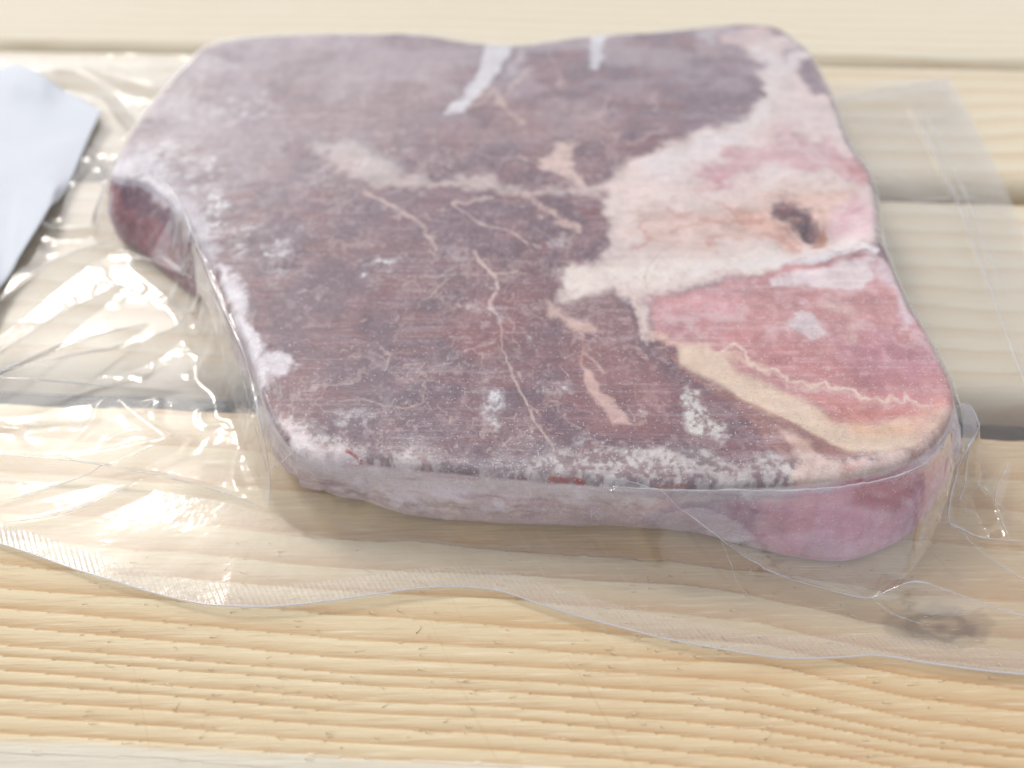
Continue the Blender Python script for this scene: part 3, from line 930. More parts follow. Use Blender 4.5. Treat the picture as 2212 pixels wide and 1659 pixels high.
# fine marbling
for sd_, sc_, am_ in ((101, 62, .42), (102, 118, .22)):
    wn_ = fbm(wx * sc_ + 1.5 * n1, wy * sc_ * 1.5 + 1.5 * n2, sd_, 3)
    rg_ = 1 - np.abs(2 * wn_ - 1)
    mk_ = smooth(.90, .985, rg_) * smooth(.42, .62, fbm(wx * 40, wy * 40, sd_ + 9, 3)) * am_ * (region == 0) * ~iswall
    colr = colr * (1 - mk_[:, None]) + lin((200, 176, 170)) * mk_[:, None]
# white frost, mixed at the back and left with painted haze
frost_haze = smooth(.17, .29, wy) * (.18 + .5 * smooth(.35, .65, fbm(wx * 55, wy * 90, 48, 4))) * ~iswall
frost_haze = np.maximum(frost_haze, smooth(-.03, -.11, wx) * smooth(.14, .20, wy) * (.15 + .6 * smooth(.35, .6, fbm(wx * 80, wy * 160, 49, 4))) * ~iswall)
frost_haze = (frost_haze * (region == 0) + .4 * frost_haze * (region > 0))[:, None] * .62
frost_haze = np.clip(frost_haze * 1.15 + .05 * (region[:, None] == 0), 0, 1)
colr = colr * (1 - frost_haze) + lin((192, 180, 187)) * frost_haze
frost = np.maximum(frost, frost_haze[:, 0] * .6)
for pts, am in (([(500, 490), (560, 470), (640, 500), (660, 545), (600, 570), (520, 560)], .6), ([(590, 625), (700, 612), (720, 640), (640, 665)], .55),
                ([(770, 560), (850, 550), (860, 578), (780, 590)], .6), ([(440, 410), (490, 400), (495, 500), (470, 540), (430, 470)], .8),
                ([(430, 220), (560, 200), (600, 250), (460, 270)], .45), ([(640, 370), (720, 360), (740, 400), (620, 400)], .35),
                ([(250, 330), (380, 300), (470, 340), (440, 420), (330, 400)], .6), ([(330, 200), (470, 110), (540, 90), (420, 230), (300, 320)], .35),
                (z5([(910, 830), (1010, 820), (1030, 1080), (930, 1100), (900, 960)]), .8), (z5([(1290, 790), (1350, 770), (1410, 820), (1360, 870), (1300, 850)]), .7),
                (z5([(1120, 470), (1190, 455), (1190, 530), (1130, 540)]), .7), (z5([(870, 340), (960, 340), (940, 400), (860, 400)]), .7),
                (z5([(0, 1000), (200, 980), (240, 1080), (0, 1140)]), .6), (z5([(80, 30), (290, 40), (280, 110), (100, 110)]), .6),
                (z5([(1500, 1110), (1620, 1090), (1600, 1160), (1500, 1180)]), .5), (z6([(0, 430), (120, 420), (180, 460), (20, 520)]), .6),
                ([(520, 560), (640, 560), (700, 590), (560, 600)], .35), ([(950, 540), (1030, 540), (1020, 580), (960, 570)], .3),
                ([(1180, 505), (1230, 500), (1250, 540), (1190, 545)], .5)):
    area(pts, FROST, 12, am, 2.5, fr=.85, brk=.8)
area(z6([(-20, 790), (80, 815), (150, 960), (240, 1100), (225, 1170), (120, 1100), (30, 980)]), (206, 201, 196), 7, .92, 1.8, fr=.6, brk=.12)
# frosted left rim
area([(455, 560), (500, 600), (540, 690), (570, 760), (620, 760), (640, 790), (590, 830), (560, 850), (515, 750), (480, 650)], (216, 206, 212), 8, .9, 1.6, fr=.8, reg=1)
area([(240, 340), (330, 340), (400, 420), (470, 520), (450, 570), (380, 470), (300, 400), (230, 400)], (206, 200, 208), 14, .7, 2, fr=.7)
area([(570, 840), (620, 870), (640, 930), (600, 910)], (150, 84, 86), 7, .6, 1)
# frosted fat rim in front
RIM = [(580, 880), (620, 880), (680, 920), (740, 945), (800, 975), (900, 990), (1000, 1000), (1100, 1008), (1200, 985), (1300, 968), (1400, 960), (1470, 962),
       (1560, 1000), (1640, 995), (1740, 990), (1800, 990), (1900, 985), (1990, 965), (2060, 900), (2060, 1060), (1700, 1070), (1300, 1070), (900, 1040), (700, 1020), (620, 1000)]
area(RIM, (190, 181, 178), 15, .9, 3.0, fr=.42, reg=1, mot=.9, brk=.3)
area(z5([(300, 1160), (700, 1230), (1200, 1200), (1400, 1220), (1200, 1330), (700, 1320), (300, 1230)]), (158, 146, 148), 14, .55, 3, fr=.8)
area([(590, 890), (640, 930), (720, 965), (800, 985), (800, 1010), (640, 1000)], (224, 208, 210), 9, .7, 1.5, fr=.7)
area(z6([(750, 1200), (900, 1270), (1050, 1290), (1300, 1240), (1450, 1240), (1480, 1350), (1200, 1420), (900, 1480), (700, 1400)]), (226, 198, 186), 9, .8, 1.2, fr=.5)
area(z6([(1060, 1280), (1150, 1290), (1120, 1360), (1040, 1380)]), (214, 158, 146), 8, .6, 1)
area(z6([(1400, 1020), (1740, 930), (1780, 1010), (1560, 1240), (1450, 1280), (1520, 1160)]), (220, 180, 166), 10, .7, 1)
for q in ([(50, 1228), (110, 1262), (160, 1298), (235, 1305)], [(890, 1378), (1000, 1388), (1150, 1390), (1250, 1412)], [(1330, 1388), (1480, 1400), (1585, 1436)]):
    vein(z5(q), (160, 72, 66), 4.2, .95, .3, where='all')
vein(z5([(1600, 1440), (1800, 1445), (2162, 1425)]), (176, 104, 92), 2.2, .8, .15, where='all')

# wall colours: pale frosted fat with a meatier band in the middle
W = iswall
wn1 = fbm(wall_s * 90, wall_t * 4.0, 61, 4); wn2 = fbm(wall_s * 420, wall_t * 14, 62, 3)
base = lin((224, 210, 215)) * (1 - smooth(.35, .65, wn1))[:, None] + lin((198, 178, 184)) * smooth(.35, .65, wn1)[:, None]
band = smooth(.28, .45, wall_t) * smooth(.75, .6, wall_t) * smooth(.35, .6, wn2)
base = base * (1 - .5 * band[:, None]) + lin((168, 146, 150)) * .5 * band[:, None]
lip = smooth(.30, .08, wall_t)
base = base * (1 - .8 * lip[:, None]) + lin((214, 200, 200)) * .8 * lip[:, None]
sl_ = fbm(wall_s * 60 + wall_t * 2, wall_t * 22, 63, 4)
mk = smooth(.55, .72, sl_)[:, None] * .45
base = base * (1 - mk) + lin((176, 138, 150)) * mk
mk = smooth(.58, .75, fbm(wall_s * 300, wall_t * 9, 64, 3))[:, None] * .5
base = base * (1 - mk) + lin((232, 222, 226)) * mk
colr[W] = base[W]
frost[W] = np.clip(.35 + .4 * (wn1[W] - .3), 0, 1)
area([(1560, 1090), (1720, 1065), (1900, 1040), (2000, 1010), (2050, 960), (2040, 1080), (1960, 1190), (1850, 1235), (1740, 1230), (1650, 1190)], (210, 138, 158), 14, .92, 1.5, where='wall', fr=.15)
area([(1850, 1050), (1960, 1015), (1980, 1050), (1920, 1100), (1860, 1090)], (176, 58, 82), 14, .9, 1.5, where='wall')
area([(1660, 1110), (1760, 1120), (1740, 1160), (1670, 1150)], (190, 84, 100), 14, .6, 2, where='wall')
area([(1690, 1150), (1800, 1160), (1900, 1180), (1960, 1130), (2030, 1010), (2060, 980), (2000, 1150), (1880, 1230), (1760, 1215)], (220, 168, 190), 12, .7, 1.5, where='wall')
area([(1350, 1085), (1500, 1085), (1640, 1090), (1640, 1150), (1520, 1150)], (196, 158, 172), 14, .7, 2, where='wall', fr=.4)
area([(900, 1100), (1100, 1105), (1480, 1115), (1500, 1145), (900, 1130)], (192, 174, 186), 8, .7, 1, where='wall')
area([(228, 390), (320, 392), (430, 520), (520, 720), (480, 740), (360, 620), (260, 540)], (146, 86, 92), 12, .9, 2, where='wall', fr=.15)
area([(250, 392), (330, 400), (400, 480), (400, 520), (300, 450)], (112, 84, 98), 10, .8, 2, where='wall', fr=.5)

colr = np.clip(colr, 0.01, 0.92)

steak = empty('frozen_steak', 'thick frozen dark red steak with pale fat seams and pink bone, sealed in clear film', 'steak', loc=(0, 0, 0))
mat_meat = meat_material('frozen_muscle', gloss=0.55, fibre=1.0)
mat_fat = meat_material('frosted_fat', gloss=0.5, fibre=0.45)
mat_bone = meat_material('sawn_bone', gloss=0.5, fibre=0.6)
freg = np.array([0, 1, 2])
fq = region[SQ_top]
face_reg = np.where((fq == 2).sum(1) >= 2, 2, np.where((fq == 1).sum(1) >= 2, 1, 0))
for r_, nm, mt, lb in ((0, 'meat', mat_meat, None), (1, 'fat', mat_fat, 'cream and white fat seams and gristle'), (2, 'bone', mat_bone, 'pink sawn bone with a tan rim')):
    V, Q, c_, f_ = submesh(SV, SQ_top, face_reg == r_, colr, frost)
    o = mesh_obj(nm, V, Q, mt, steak, color=c_, floats={'frost': f_})
    if lb:
        o['label'] = lb
V, Q, c_, f_ = submesh(SV, SQ_wall, np.ones(len(SQ_wall), bool), colr, frost)
o = mesh_obj('cut_side', V, Q, mat_fat, steak, color=c_, floats={'frost': f_})
# underside
fl = rings[-1]
cen = SV[fl].mean(0)
uv = np.vstack([SV[fl][::8], cen[None]])
m = len(uv) - 1
uq = np.array([[i, m, (i + 1) % m] for i in range(m)])
mesh_obj('underside', uv, uq, mat_meat, steak, color=np.tile(lin((150, 110, 112)), (m + 1, 1)), floats={'frost': np.zeros(m + 1)})

# ================================================================== the vacuum bag
RES = 0.0005
X0, X1, Y0, Y1 = -0.235, 0.235, 0.035, 0.345
gnx, gny = int((X1 - X0) / RES) + 1, int((Y1 - Y0) / RES) + 1
RX, RY = np.meshgrid(X0 + RES * np.arange(gnx), Y0 + RES * np.arange(gny))
HM = np.full((gny, gnx), 0.0)
ii = np.clip(((SV[:, 1] - Y0) / RES + .5).astype(int), 0, gny - 1); jj = np.clip(((SV[:, 0] - X0) / RES + .5).astype(int), 0, gnx - 1)
np.maximum.at(HM, (ii, jj), SV[:, 2])
P_ = np.pad(HM, 1)
HM = np.max([P_[a:a + gny, b:b + gnx] for a in range(3) for b in range(3)], 0)     # one cell of slack
steak_mask = HM > 0.004
def maxf(A, n):
    for _ in range(n):
        Q_ = np.pad(A, 1, mode='edge')
        A = np.max([Q_[a:a + gny, b:b + gnx] for a in range(3) for b in range(3)], 0)
    return A


CL = -maxf(-maxf(HM, 9), 9)                                                        # the film bridges hollows
HM = np.where(steak_mask, np.maximum(HM, CL), HM)
base_h = np.where(HM > 0, HM + 0.0005, 0)

# how steeply the film leaves the meat: tight in front, slack to the left
cxm, cym = -0.005, 0.18
ang = np.arctan2(RY - cym, RX - cxm)
pleat = fbm(ang * 9, np.hypot(RX - cxm, RY - cym) * 6, 71, 3)
left = smooth(-0.055, -0.085, RX)
frontm = smooth(0.098, 0.085, RY) * (1 - left)
slope = 2.2 * (1 - left) + left * (0.75 + 1.5 * pleat)
slope = slope * (1 - frontm) + frontm * (1.6 + 3.2 * pleat)
frr = frontm * smooth(.022, .036, RX) * smooth(.099, .093, RX)
slope = slope * (1 - frr) + frr * 1.35
Z = base_h.copy()
offs = [(a, b) for a in range(-2, 3) for b in range(-2, 3) if (a, b) != (0, 0) and math.gcd(a, b) == 1]
for it in range(90):
    Zp = np.pad(Z, 2, mode='edge')
    best = Z
    for a, b in offs:
        cand = Zp[2 + a:2 + a + gny, 2 + b:2 + b + gnx] - slope * (RES * math.hypot(a, b))
        best = np.maximum(best, cand)
    if np.abs(best - Z).max() < 1e-6:
        Z = best
        break
    Z = best

floor = 0.0016 + 0.0026 * fbm(RX * 34, RY * 34, 72, 2) * smooth(.0, .02, RY - .06)
cr_n = fbm(RX * 110 + 2.2 * fbm(RX * 50, RY * 50, 73, 2), RY * 110, 74, 2)
ridge = 1 - np.abs(2 * cr_n - 1)
gp = unproject(150, 925, 0)
gl_m = np.exp(-(((RX - gp[0]) / .030) ** 2 + ((RY - gp[1]) / .014) ** 2) ** 2)
floor += 0.0011 * np.clip(ridge - 0.68, 0, 1) / .32 * gl_m * .6 + .0016 * gl_m * fbm(RX * 75, RY * 120, 77, 2)
calm = smooth(.112, .098, RY)                     # the strip before the meat lies flat on the boards
floor = floor * (1 - calm) + calm * (.0016 + .0008 * fbm(RX * 22, RY * 22, 76, 2))
floor += 0.0003 * np.clip(ridge - 0.85, 0, 1) / .15 * (1 - calm)


FOLDS = []


def crease(pts, sl=1.1, sharp=0.0002, bead=0.0):
    """a fold: photo points with their height in mm"""
    P = np.array(pts, float)
    Wp = unproject(P[:, 0], P[:, 1], P[:, 2] / 1000)
    Wp = catmull(Wp, 6 * len(P))
    sl = sl * 1.35
    if bead:
        FOLDS.append((Wp, bead))
    zmax = Wp[:, 2].max()
    pad = zmax / sl * 1.1 + .004
    m = (RX > Wp[:, 0].min() - pad) & (RX < Wp[:, 0].max() + pad) & (RY > Wp[:, 1].min() - pad) & (RY < Wp[:, 1].max() + pad)
    I = np.where(m)
    d, s = line_d(RX[I], RY[I], Wp)
    zz = np.interp(s, np.arange(len(Wp)), Wp[:, 2])
    Z[I] = np.maximum(Z[I], zz - sl * (np.sqrt(d * d + sharp ** 2) - sharp))


crease([(318, 362, 20.6), (350, 388, 20.8), (388, 440, 20.8), (430, 540, 20.8), (490, 680, 20.4), (525, 760, 19.5), (550, 850, 17), (572, 940, 13), (583, 1020, 9), (582, 1095, 3)], 1.6, bead=0.36)
crease([(480, 690, 17), (520, 800, 13), (560, 950, 10), (580, 1025, 8)], 2.0, bead=0.14)
crease([(660, 985, 19), (620, 1000, 15), (585, 1022, 9)], 1.6, bead=0.16)
crease([(290, 545, 8), (350, 570, 10), (410, 600, 12), (460, 650, 13), (505, 740, 13)], 1.6, bead=0.16)
crease([(-80, 830, 10), (0, 800, 9), (150, 737, 8), (310, 700, 3)], 0.9, bead=0.2)
crease([(-80, 835, 10), (0, 803, 9), (160, 765, 8), (300, 735, 7), (420, 690, 3)], 1.0, bead=0.14)
crease([(-80, 790, 8), (0, 755, 8), (120, 680, 7), (250, 615, 4)], 0.8)
crease([(-80, 690, 8), (0, 640, 8), (120, 560, 8), (300, 495, 5)], 0.8, bead=0.14)
crease([(-80, 810, 11), (0, 815, 10), (120, 822, 9), (260, 836, 6), (420, 850, 2)], 1.1, bead=0.2)
crease([(-80, 905, 4), (30, 870, 5), (140, 855, 5), (250, 870, 3)], .6)
crease([(-80, 985, 5), (0, 982, 6), (120, 990, 6), (230, 1005, 5), (380, 1035, 4), (500, 1070, 3), (575, 1100, 2.5)], 1.0, bead=0.16)
crease([(0, 1000, 4), (180, 980, 5), (362, 945, 5)], .7)
crease([(362, 945, 5), (270, 990, 4.5), (120, 1050, 3), (0, 1085, 2.5)], 0.8, bead=0.12)
crease([(0, 1130, 3), (150, 1105, 3.5), (300, 1040, 4)], .7, bead=0.12)
crease([(250, 860, 4), (300, 900, 4.5), (362, 945, 5)], .7)
# a flat panel of film hangs between the left fold and the rim of the meat
lf = np.array([(330, 372), (388, 440), (430, 540), (490, 680), (525, 760), (560, 870), (600, 960)], float)
lw_ = unproject(lf[:, 0], lf[:, 1], .018)[:, :2]
dl, _ = line_d(RX, RY, lw_)
Zc = -maxf(-maxf(Z, 10), 10)
wl = smooth(.014, .009, dl)
Z = np.maximum(Z, Z * (1 - wl) + Zc * wl)
# front right folds
crease([(1300, 1062, 15), (1380, 1100, 11), (1480, 1150, 8), (1560, 1192, 6), (1640, 1228, 4.5), (1750, 1262, 4), (1830, 1283, 4.5), (1880, 1290, 5), (1935, 1268, 8), (1980, 1255, 9), (2050, 1275, 7), (2130, 1305, 5), (2260, 1345, 5)], 1.2, bead=0.26)
crease([(1480, 1150, 8), (1600, 1175, 6), (1720, 1210, 4), (1860, 1280, 4.5)], 1.4)
crease([(1880, 1290, 5), (1930, 1325, 4), (2000, 1350, 2.5)], 1.0, bead=0.12)
crease([(2062, 880, 20.5), (2092, 872, 21), (2112, 905, 19), (2110, 935, 17), (2080, 985, 13), (2062, 1040, 9), (2050, 1120, 6), (2075, 1140, 6), (2130, 1162, 5), (2260, 1170, 5)], 1.7, bead=0.26)
crease([(2085, 970, 13), (2085, 1040, 8), (2070, 1090, 5)], 1.7, bead=0.2)
crease([(2050, 1120, 6), (2130, 1200, 4), (2260, 1280, 4)], .9, bead=0.1)
crease([(2120, 1050, 4), (2180, 1110, 5), (2260, 1150, 4)], .9)
crease([(1330, 1050, 20.3), (1450, 1056, 20.3), (1620, 1058, 20.3), (1750, 1056, 20.3), (1880, 1040, 20.3), (1985, 1008, 20.3), (2040, 960, 20.3)], 2.5, bead=.24)
crease([(1500, 1155, 9), (1545, 1200, 4), (1620, 1290, 2.8)], 1.2, bead=.1)
crease([(2180, 1000, 3), (2150, 1080, 5), (2180, 1160, 5)], 1.0, bead=.12)
# weld line and wrinkles on the right, lifted far edge
crease([(1965, 225, 5), (2010, 310, 4), (2060, 420, 3.4), (2130, 600, 3.2), (2200, 790, 3.2), (2290, 980, 3)], .9, bead=0.22)
crease([(1990, 225, 4), (2085, 420, 3), (2170, 640, 3)], .9, bead=0.12)
crease([(1800, 216, 6), (1880, 198, 9), (1960, 184, 11), (2046, 172, 10)], 1.4, bead=0.2)
crease([(1930, 440, 3), (2030, 430, 3.2), (2100, 428, 3)], .5)
crease([(60, 150, 8), (160, 150, 9), (230, 190, 8), (300, 260, 9)], 1.0)
crease([(120, 140, 6), (220, 150, 8), (330, 180, 8), (400, 150, 9)], 1.0)
crease([(60, 450, 5), (120, 490, 6), (220, 480, 6), (270, 470, 7)], .9)

Z = np.maximum(Z, floor)
fine = fbm(RX * 260 + 2 * fbm(RX * 120, RY * 120, 78, 2), RY * 260, 79, 2)
fine = np.clip(1 - np.abs(2 * fine - 1) - .62, 0, 1) / .38
for a_, b_, z_, rx_, ry_, am_ in ((1885, 480, 20, .006, .012, .0007), (1990, 1030, 14, .010, .006, .0007), (1640, 1215, 5, .010, .005, .0008), (2080, 950, 12, .006, .010, .0008),
                                  (1720, 1070, 18, .03, .004, .0004), (660, 1000, 16, .008, .006, .0006), (300, 385, 20, .010, .006, .0005), (2130, 1120, 5, .010, .006, .0007)):
    p_ = unproject(a_, b_, z_ / 1000)
    Z = Z + am_ * fine * np.exp(-((RX - p_[0]) / rx_) ** 2 - ((RY - p_[1]) / ry_) ** 2)
Zs = blur(Z, 1)
Zs = np.maximum(Zs, base_h)
offst = 1 - blur(steak_mask.astype(float), 8)
Zs = Zs + 0.00018 * (1 - .7 * calm) * (fbm(RX * 130, RY * 130, 75, 2) - .5) * np.where(steak_mask, .3, 1)
ZF = np.maximum(Zs, base_h)


def film_z(x, y):
    fx = np.clip((x - X0) / RES, 0, gnx - 1.001); fy = np.clip((y - Y0) / RES, 0, gny - 1.001)
    i = fy.astype(int); j = fx.astype(int); a = fx - j; b = fy - i
    return (ZF[i, j] * (1 - a) + ZF[i, j + 1] * a) * (1 - b) + (ZF[i + 1, j] * (1 - a) + ZF[i + 1, j + 1] * a) * b


FRONT_E = [(-620, 1010), (-300, 1085), (0, 1172), (200, 1240), (400, 1296), (520, 1311), (640, 1307), (800, 1286), (900, 1272), (1000, 1267), (1080, 1275), (1150, 1298),
           (1250, 1330), (1400, 1370), (1500, 1390), (1600, 1408), (1700, 1420), (1800, 1419), (1900, 1414), (2000, 1430), (2100, 1444), (2212, 1455), (2420, 1470)]
RIGHT_E = [(2420, 1470), (2380, 1200), (2330, 950), (2270, 700), (2200, 480), (2130, 320), (2050, 172)]
BACK_E = [(-190, 118), (0, 122), (200, 122), (400, 124), (900, 130), (1400, 150), (1800, 188), (1900, 182), (2050, 172)]
FU, FV = 760, 540


def fside(pts, n):
    P = np.array(pts, float)
    return catmull(unproject(P[:, 0], P[:, 1], 0.0018)[:, :2], n)


fb, fr_, fk = fside(FRONT_E, FU), fside(RIGHT_E, FV), fside(BACK_E, FU)
fl_ = catmull(np.vstack([fb[0], .6 * fb[0] + .4 * fk[0], fk[0]]), FV)
FG = coons(fb, fk, fl_, fr_)
fx, fy = FG[..., 0].ravel(), FG[..., 1].ravel()
fz = film_z(fx, fy).reshape(FV, FU)
# front and right welds hug the lower film, with the slack waves of the edge
vv = np.arange(FV)[:, None]; uu = np.arange(FU)[None, :]
edge_d = np.linalg.norm(FG - FG[:1], axis=2)            # distance from the front edge
k = smooth(0.0015, 0.016, edge_d)
wave = 0.0009 + 0.0022 * np.exp(-((uu / FU - .50) / .06) ** 2) + 0.001 * fbm(uu * 0.02, vv * 0.0, 81, 2)
fz = fz * k + np.minimum(fz, wave) * (1 - k)
FVt = np.column_stack([fx, fy, fz.ravel()])
FQ = quads(FV, FU)
qv, qu = np.divmod(np.arange(len(FQ)), FU - 1)
ed = edge_d.ravel()[FQ].mean(1)
SEAL = 0.0046
inner = np.array([(1965, 225), (2010, 310), (2060, 420), (2130, 600), (2200, 790), (2290, 980), (2350, 1200)], float)
iw = unproject(inner[:, 0], inner[:, 1], 0.003)[:, :2]
fc = FVt[FQ].mean(1)
is_front = ed < SEAL
xr = np.interp(fc[:, 1], iw[::-1][np.argsort(iw[::-1][:, 1])][:, 1] if False else np.sort(iw[:, 1]), iw[np.argsort(iw[:, 1]), 0])
is_side = (~is_front) & (fc[:, 0] > xr)

cs = blur(steak_mask.astype(float), 3)
cj = np.clip(((FVt[:, 0] - X0) / RES + .5).astype(int), 0, gnx - 1); ci = np.clip(((FVt[:, 1] - Y0) / RES + .5).astype(int), 0, gny - 1)
cling = cs[ci, cj] * (FVt[:, 2] < HM[ci, cj] + .0016)

bag = empty('vacuum_bag', 'clear crinkled plastic vacuum bag wrapped tight around the frozen steak', 'plastic bag')
mat_film = film_material('clear_film', rough=0.07, milk=0.055, refl=1.0, bump=0.00006, bscale=420, cling=True)
mat_seal = film_material('welded_film', rough=0.16, milk=0.20, refl=1.1, bump=0.00012, bscale=300, emboss=True)
mat_sideseal = film_material('side_weld_film', rough=0.14, milk=0.13, refl=1.0, bump=0.0002, bscale=350)
for sel, nm, mt in ((~is_front & ~is_side, 'upper_film', mat_film), (is_front, 'front_seal', mat_seal), (is_side, 'side_seal', mat_sideseal)):
    V, Q, g_ = submesh(FVt, FQ, sel, cling)
    mesh_obj(nm, V, Q, mt, bag, floats={'cling': g_})
# lower film
LFU, LFV = 220, 160
lb = FG[np.ix_(np.linspace(0, FV - 1, LFV).astype(int), np.linspace(0, FU - 1, LFU).astype(int))]
lz = 0.00035 + 0.00025 * fbm(lb[..., 0] * 80, lb[..., 1] * 80, 83, 2)
lw = np.linspace(0, FU - 1, LFU).astype(int)
lzf = np.minimum(lz, fz[np.ix_(np.linspace(0, FV - 1, LFV).astype(int), lw)] - .0003)
mesh_obj('lower_film', np.column_stack([lb.reshape(-1, 2), lzf.ravel()]), quads(LFV, LFU), film_material('lower_clear_film', rough=0.25, milk=0.015, refl=.5), bag)
# the cut edge of the weld: a fine bright bead


def tube(P, r, nseg=6):
    P = np.asarray(P); n = len(P)
    tg = np.gradient(P, axis=0); tg /= np.linalg.norm(tg, axis=1)[:, None]
    up = np.array([0, 0, 1.0]); s = np.cross(tg, up); s /= np.linalg.norm(s, axis=1)[:, None]
    u = np.cross(s, tg)
    a = np.linspace(0, 2 * math.pi, nseg, endpoint=False)
    V = P[:, None] + r * (np.cos(a)[None, :, None] * s[:, None] + np.sin(a)[None, :, None] * u[:, None])
    i = np.arange(n * nseg).reshape(n, nseg)
    Q = np.stack([i[:-1], np.roll(i, -1, 1)[:-1], np.roll(i, -1, 1)[1:], i[1:]], -1).reshape(-1, 4)
    return V.reshape(-1, 3), Q


V, Q = tube(np.column_stack([fb, fz[0]])[::2], 0.00022)
mesh_obj('cut_edge', V, Q, film_material('edge_bead', rough=0.2, milk=0.75, refl=1.2), bag)

mat_fold = film_material('creased_film', rough=0.12, milk=0.40, refl=2.4)
for Wp, b in FOLDS:
    C = catmull(Wp[:, :2], 160)
    C3 = np.column_stack([C, film_z(C[:, 0], C[:, 1]) + .00005])
    V, Q = tube(C3, 1.0)
    t_ = np.linspace(0, 1, 160)
    rad = b * .001 * np.minimum(1, np.minimum(t_, 1 - t_) * 7) ** .7 * (.35 + .9 * vnoise(t_ * 22 + b * 100, 0 * t_, 5))
    V = C3[:, None] + (V.reshape(160, -1, 3) - C3[:, None]) * rad[:, None, None]
    mesh_obj('fold', V.reshape(-1, 3), Q, mat_fold, bag)

mat_panel = film_material('folded_film', rough=0.07, milk=0.05, refl=1.25, bump=0.0003, bscale=160)


def panel(A, B, n=120, m=40):
    cv = []
    for P in (A, B):
        P = np.array(P, float)
        cv.append(catmull(unproject(P[:, 0], P[:, 1], P[:, 2] / 1000), n))
    t = np.linspace(0, 1, m)[:, None, None]
    g = cv[0][None] * (1 - t) + cv[1][None] * t
    sag = .0009 * (fbm(g[..., 0] * 140, g[..., 1] * 140, 95, 3) - .5) * np.sin(np.pi * t[..., 0])
    z = np.maximum(g[..., 2] + sag, film_z(g[..., 0].ravel(), g[..., 1].ravel()).reshape(m, n) + .00025)
    mesh_obj('film_fold', np.column_stack([g[..., 0].ravel(), g[..., 1].ravel(), z.ravel()]), quads(m, n), mat_panel, bag)


panel([(1300, 1054, 20.5), (1450, 1056, 20.5), (1620, 1058, 20.5), (1750, 1056, 20.5), (1880, 1040, 20.5), (1985, 1008, 20.5), (2030, 970, 20.3), (2052, 930, 20)],
      [(1304, 1064, 15), (1380, 1100, 11), (1480, 1150, 8), (1640, 1228, 4.7), (1750, 1262, 4.2), (1885, 1290, 5), (1975, 1225, 5), (2035, 1110, 7), (2062, 1010, 12)])
panel([(1880, 1290, 5.2), (1935, 1268, 8.2), (1980, 1255, 9.2), (2050, 1275, 7.2), (2130, 1305, 5.2)], [(1884, 1293, 4.8), (1930, 1308, 4), (2000, 1325, 3.4), (2070, 1330, 3.2), (2135, 1318, 4)], 60, 16)
panel([(385, 440, 20.9), (430, 540, 20.9), (490, 680, 20.5), (525, 760, 19.6), (550, 850, 17.1), (572, 940, 13.1), (583, 1020, 9.1), (582, 1098, 3)],
      [(330, 545, 9), (400, 610, 9), (455, 680, 9), (480, 760, 9), (500, 850, 8), (525, 940, 6), (555, 1020, 4.5), (576, 1098, 2.8)])
panel([(545, 830, 17.6), (560, 890, 15.5), (575, 960, 12), (584, 1022, 9.2)], [(575, 850, 19.5), (600, 915, 19.5), (625, 965, 19), (655, 992, 18.5)], 60, 20)
panel([(2068, 876, 20.8), (2094, 872, 21.2), (2113, 905, 19.2), (2110, 935, 17.2)], [(2050, 935, 18), (2056, 970, 16), (2062, 1000, 13), (2070, 1000, 12.5)], 50, 24)

# ================================================================== white sheet on the left
def paper_material():
    t = NT('white_paper')
    tc = t.n('ShaderNodeTexCoord').outputs['Object']
    nz = t.noise(tc, 60, 5, 0.6)
    c = t.mix(nz, lin((232, 236, 243)), lin((244, 246, 250)))
    d = t.n('ShaderNodeBsdfDiffuse'); tr = t.n('ShaderNodeBsdfTranslucent')
    t.l(c, d.inputs[0]); t.l(c, tr.inputs[0])
    bn = t.bump(nz, 0.0006, 1.0); t.l(bn, d.inputs['Normal'])
    m = t.n('ShaderNodeMixShader'); m.inputs[0].default_value = 0.08
    t.l(d.outputs[0], m.inputs[1]); t.l(tr.outputs[0], m.inputs[2])
    tp = t.n('ShaderNodeBsdfTransparent')
    m2 = t.n('ShaderNodeMixShader'); m2.inputs[0].default_value = 0.12
    t.l(m.outputs[0], m2.inputs[1]); t.l(tp.outputs[0], m2.inputs[2])
    t.l(m2.outputs[0], t.out.inputs['Surface'])
    return t.m


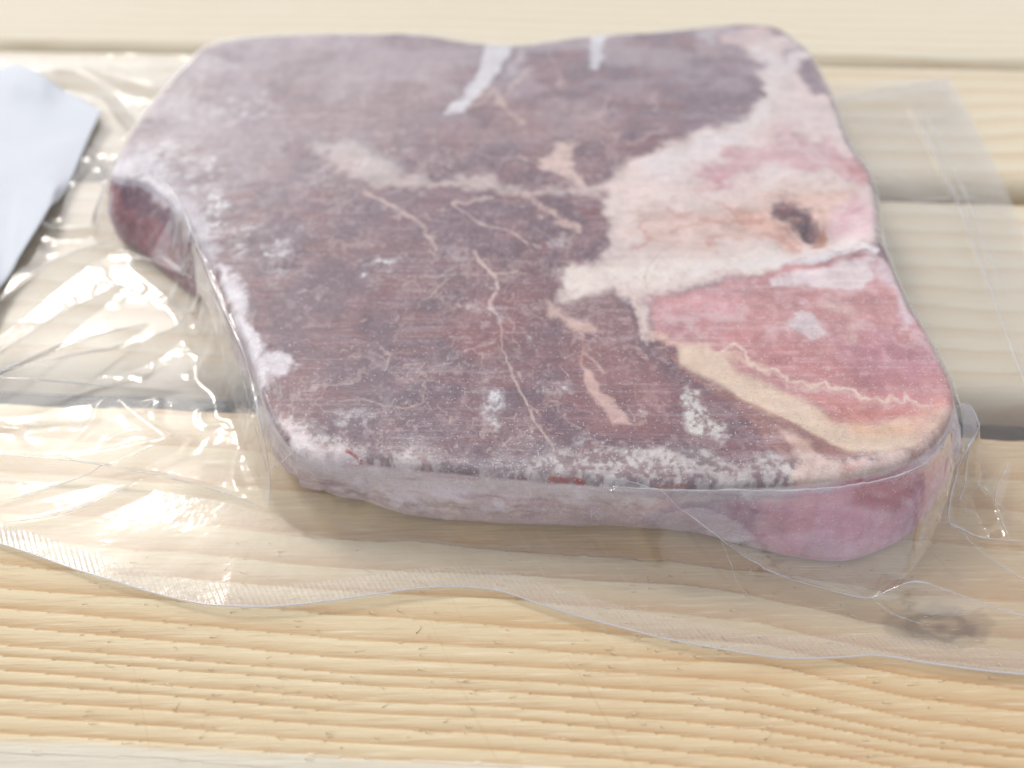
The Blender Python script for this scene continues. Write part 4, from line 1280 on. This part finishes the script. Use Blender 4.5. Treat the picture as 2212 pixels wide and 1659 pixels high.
SH = np.array([(-260, 150), (-120, 135), (0, 122), (70, 140), (150, 172), (204, 205), (172, 262), (128, 345), (82, 428), (42, 490), (0, 545), (-120, 690), (-300, 880)], float)
front_c = catmull(unproject(SH[[7, 8, 9, 10, 11, 12], 0], SH[[7, 8, 9, 10, 11, 12], 1], .011)[:, :2], 60)[::-1]
edge_c = catmull(unproject(SH[[5, 6, 7], 0], SH[[5, 6, 7], 1], .011)[:, :2], 40)[::-1]
back_c = catmull(unproject(SH[[0, 1, 2, 3, 4, 5], 0], SH[[0, 1, 2, 3, 4, 5], 1], .011)[:, :2], 60)
left_c = catmull(np.vstack([front_c[0], .5 * (front_c[0] + back_c[0]), back_c[0]]), 40)
g = coons(front_c, back_c, left_c, edge_c)
hx = film_z(g[..., 0].ravel(), g[..., 1].ravel()).reshape(g.shape[:2])
fold = unproject(np.array([0., 190.]), np.array([330., 240.]), .011)[:, :2]
fd = (g[..., 0] - fold[0, 0]) * (fold[1, 1] - fold[0, 1]) - (g[..., 1] - fold[0, 1]) * (fold[1, 0] - fold[0, 0])
fd /= np.linalg.norm(fold[1] - fold[0])
for _ in range(5):
    hp = np.pad(hx, 1, mode='edge')
    hx = np.max([hp[a:a + hx.shape[0], b:b + hx.shape[1]] for a in range(3) for b in range(3)], 0)
pz = blur(hx, 25) + .0006 + 0.0012 * fbm(g[..., 0] * 30, g[..., 1] * 30, 91, 2) - 0.06 * np.clip(fd, 0, .02)
pz = blur(np.maximum(pz, hx + .0002), 3)
top = np.column_stack([g.reshape(-1, 2), pz.ravel()])
n_v, n_u = g.shape[:2]
bot = top - np.array([0, 0, .0003])
q = quads(n_v, n_u); nn = n_v * n_u
ri = np.concatenate([np.arange(n_u), np.arange(1, n_v) * n_u + n_u - 1, (n_v - 1) * n_u + np.arange(n_u - 2, -1, -1), np.arange(n_v - 2, 0, -1) * n_u])
sideq = np.stack([ri, np.roll(ri, -1), np.roll(ri, -1) + nn, ri + nn], 1)[:, ::-1]
sheet = mesh_obj('paper_sheet', np.vstack([top, bot]), np.vstack([q, q[:, ::-1] + nn, sideq]), paper_material())
sheet['label'] = 'plain white thin sheet lying over the end of the clear bag'
sheet['category'] = 'paper'
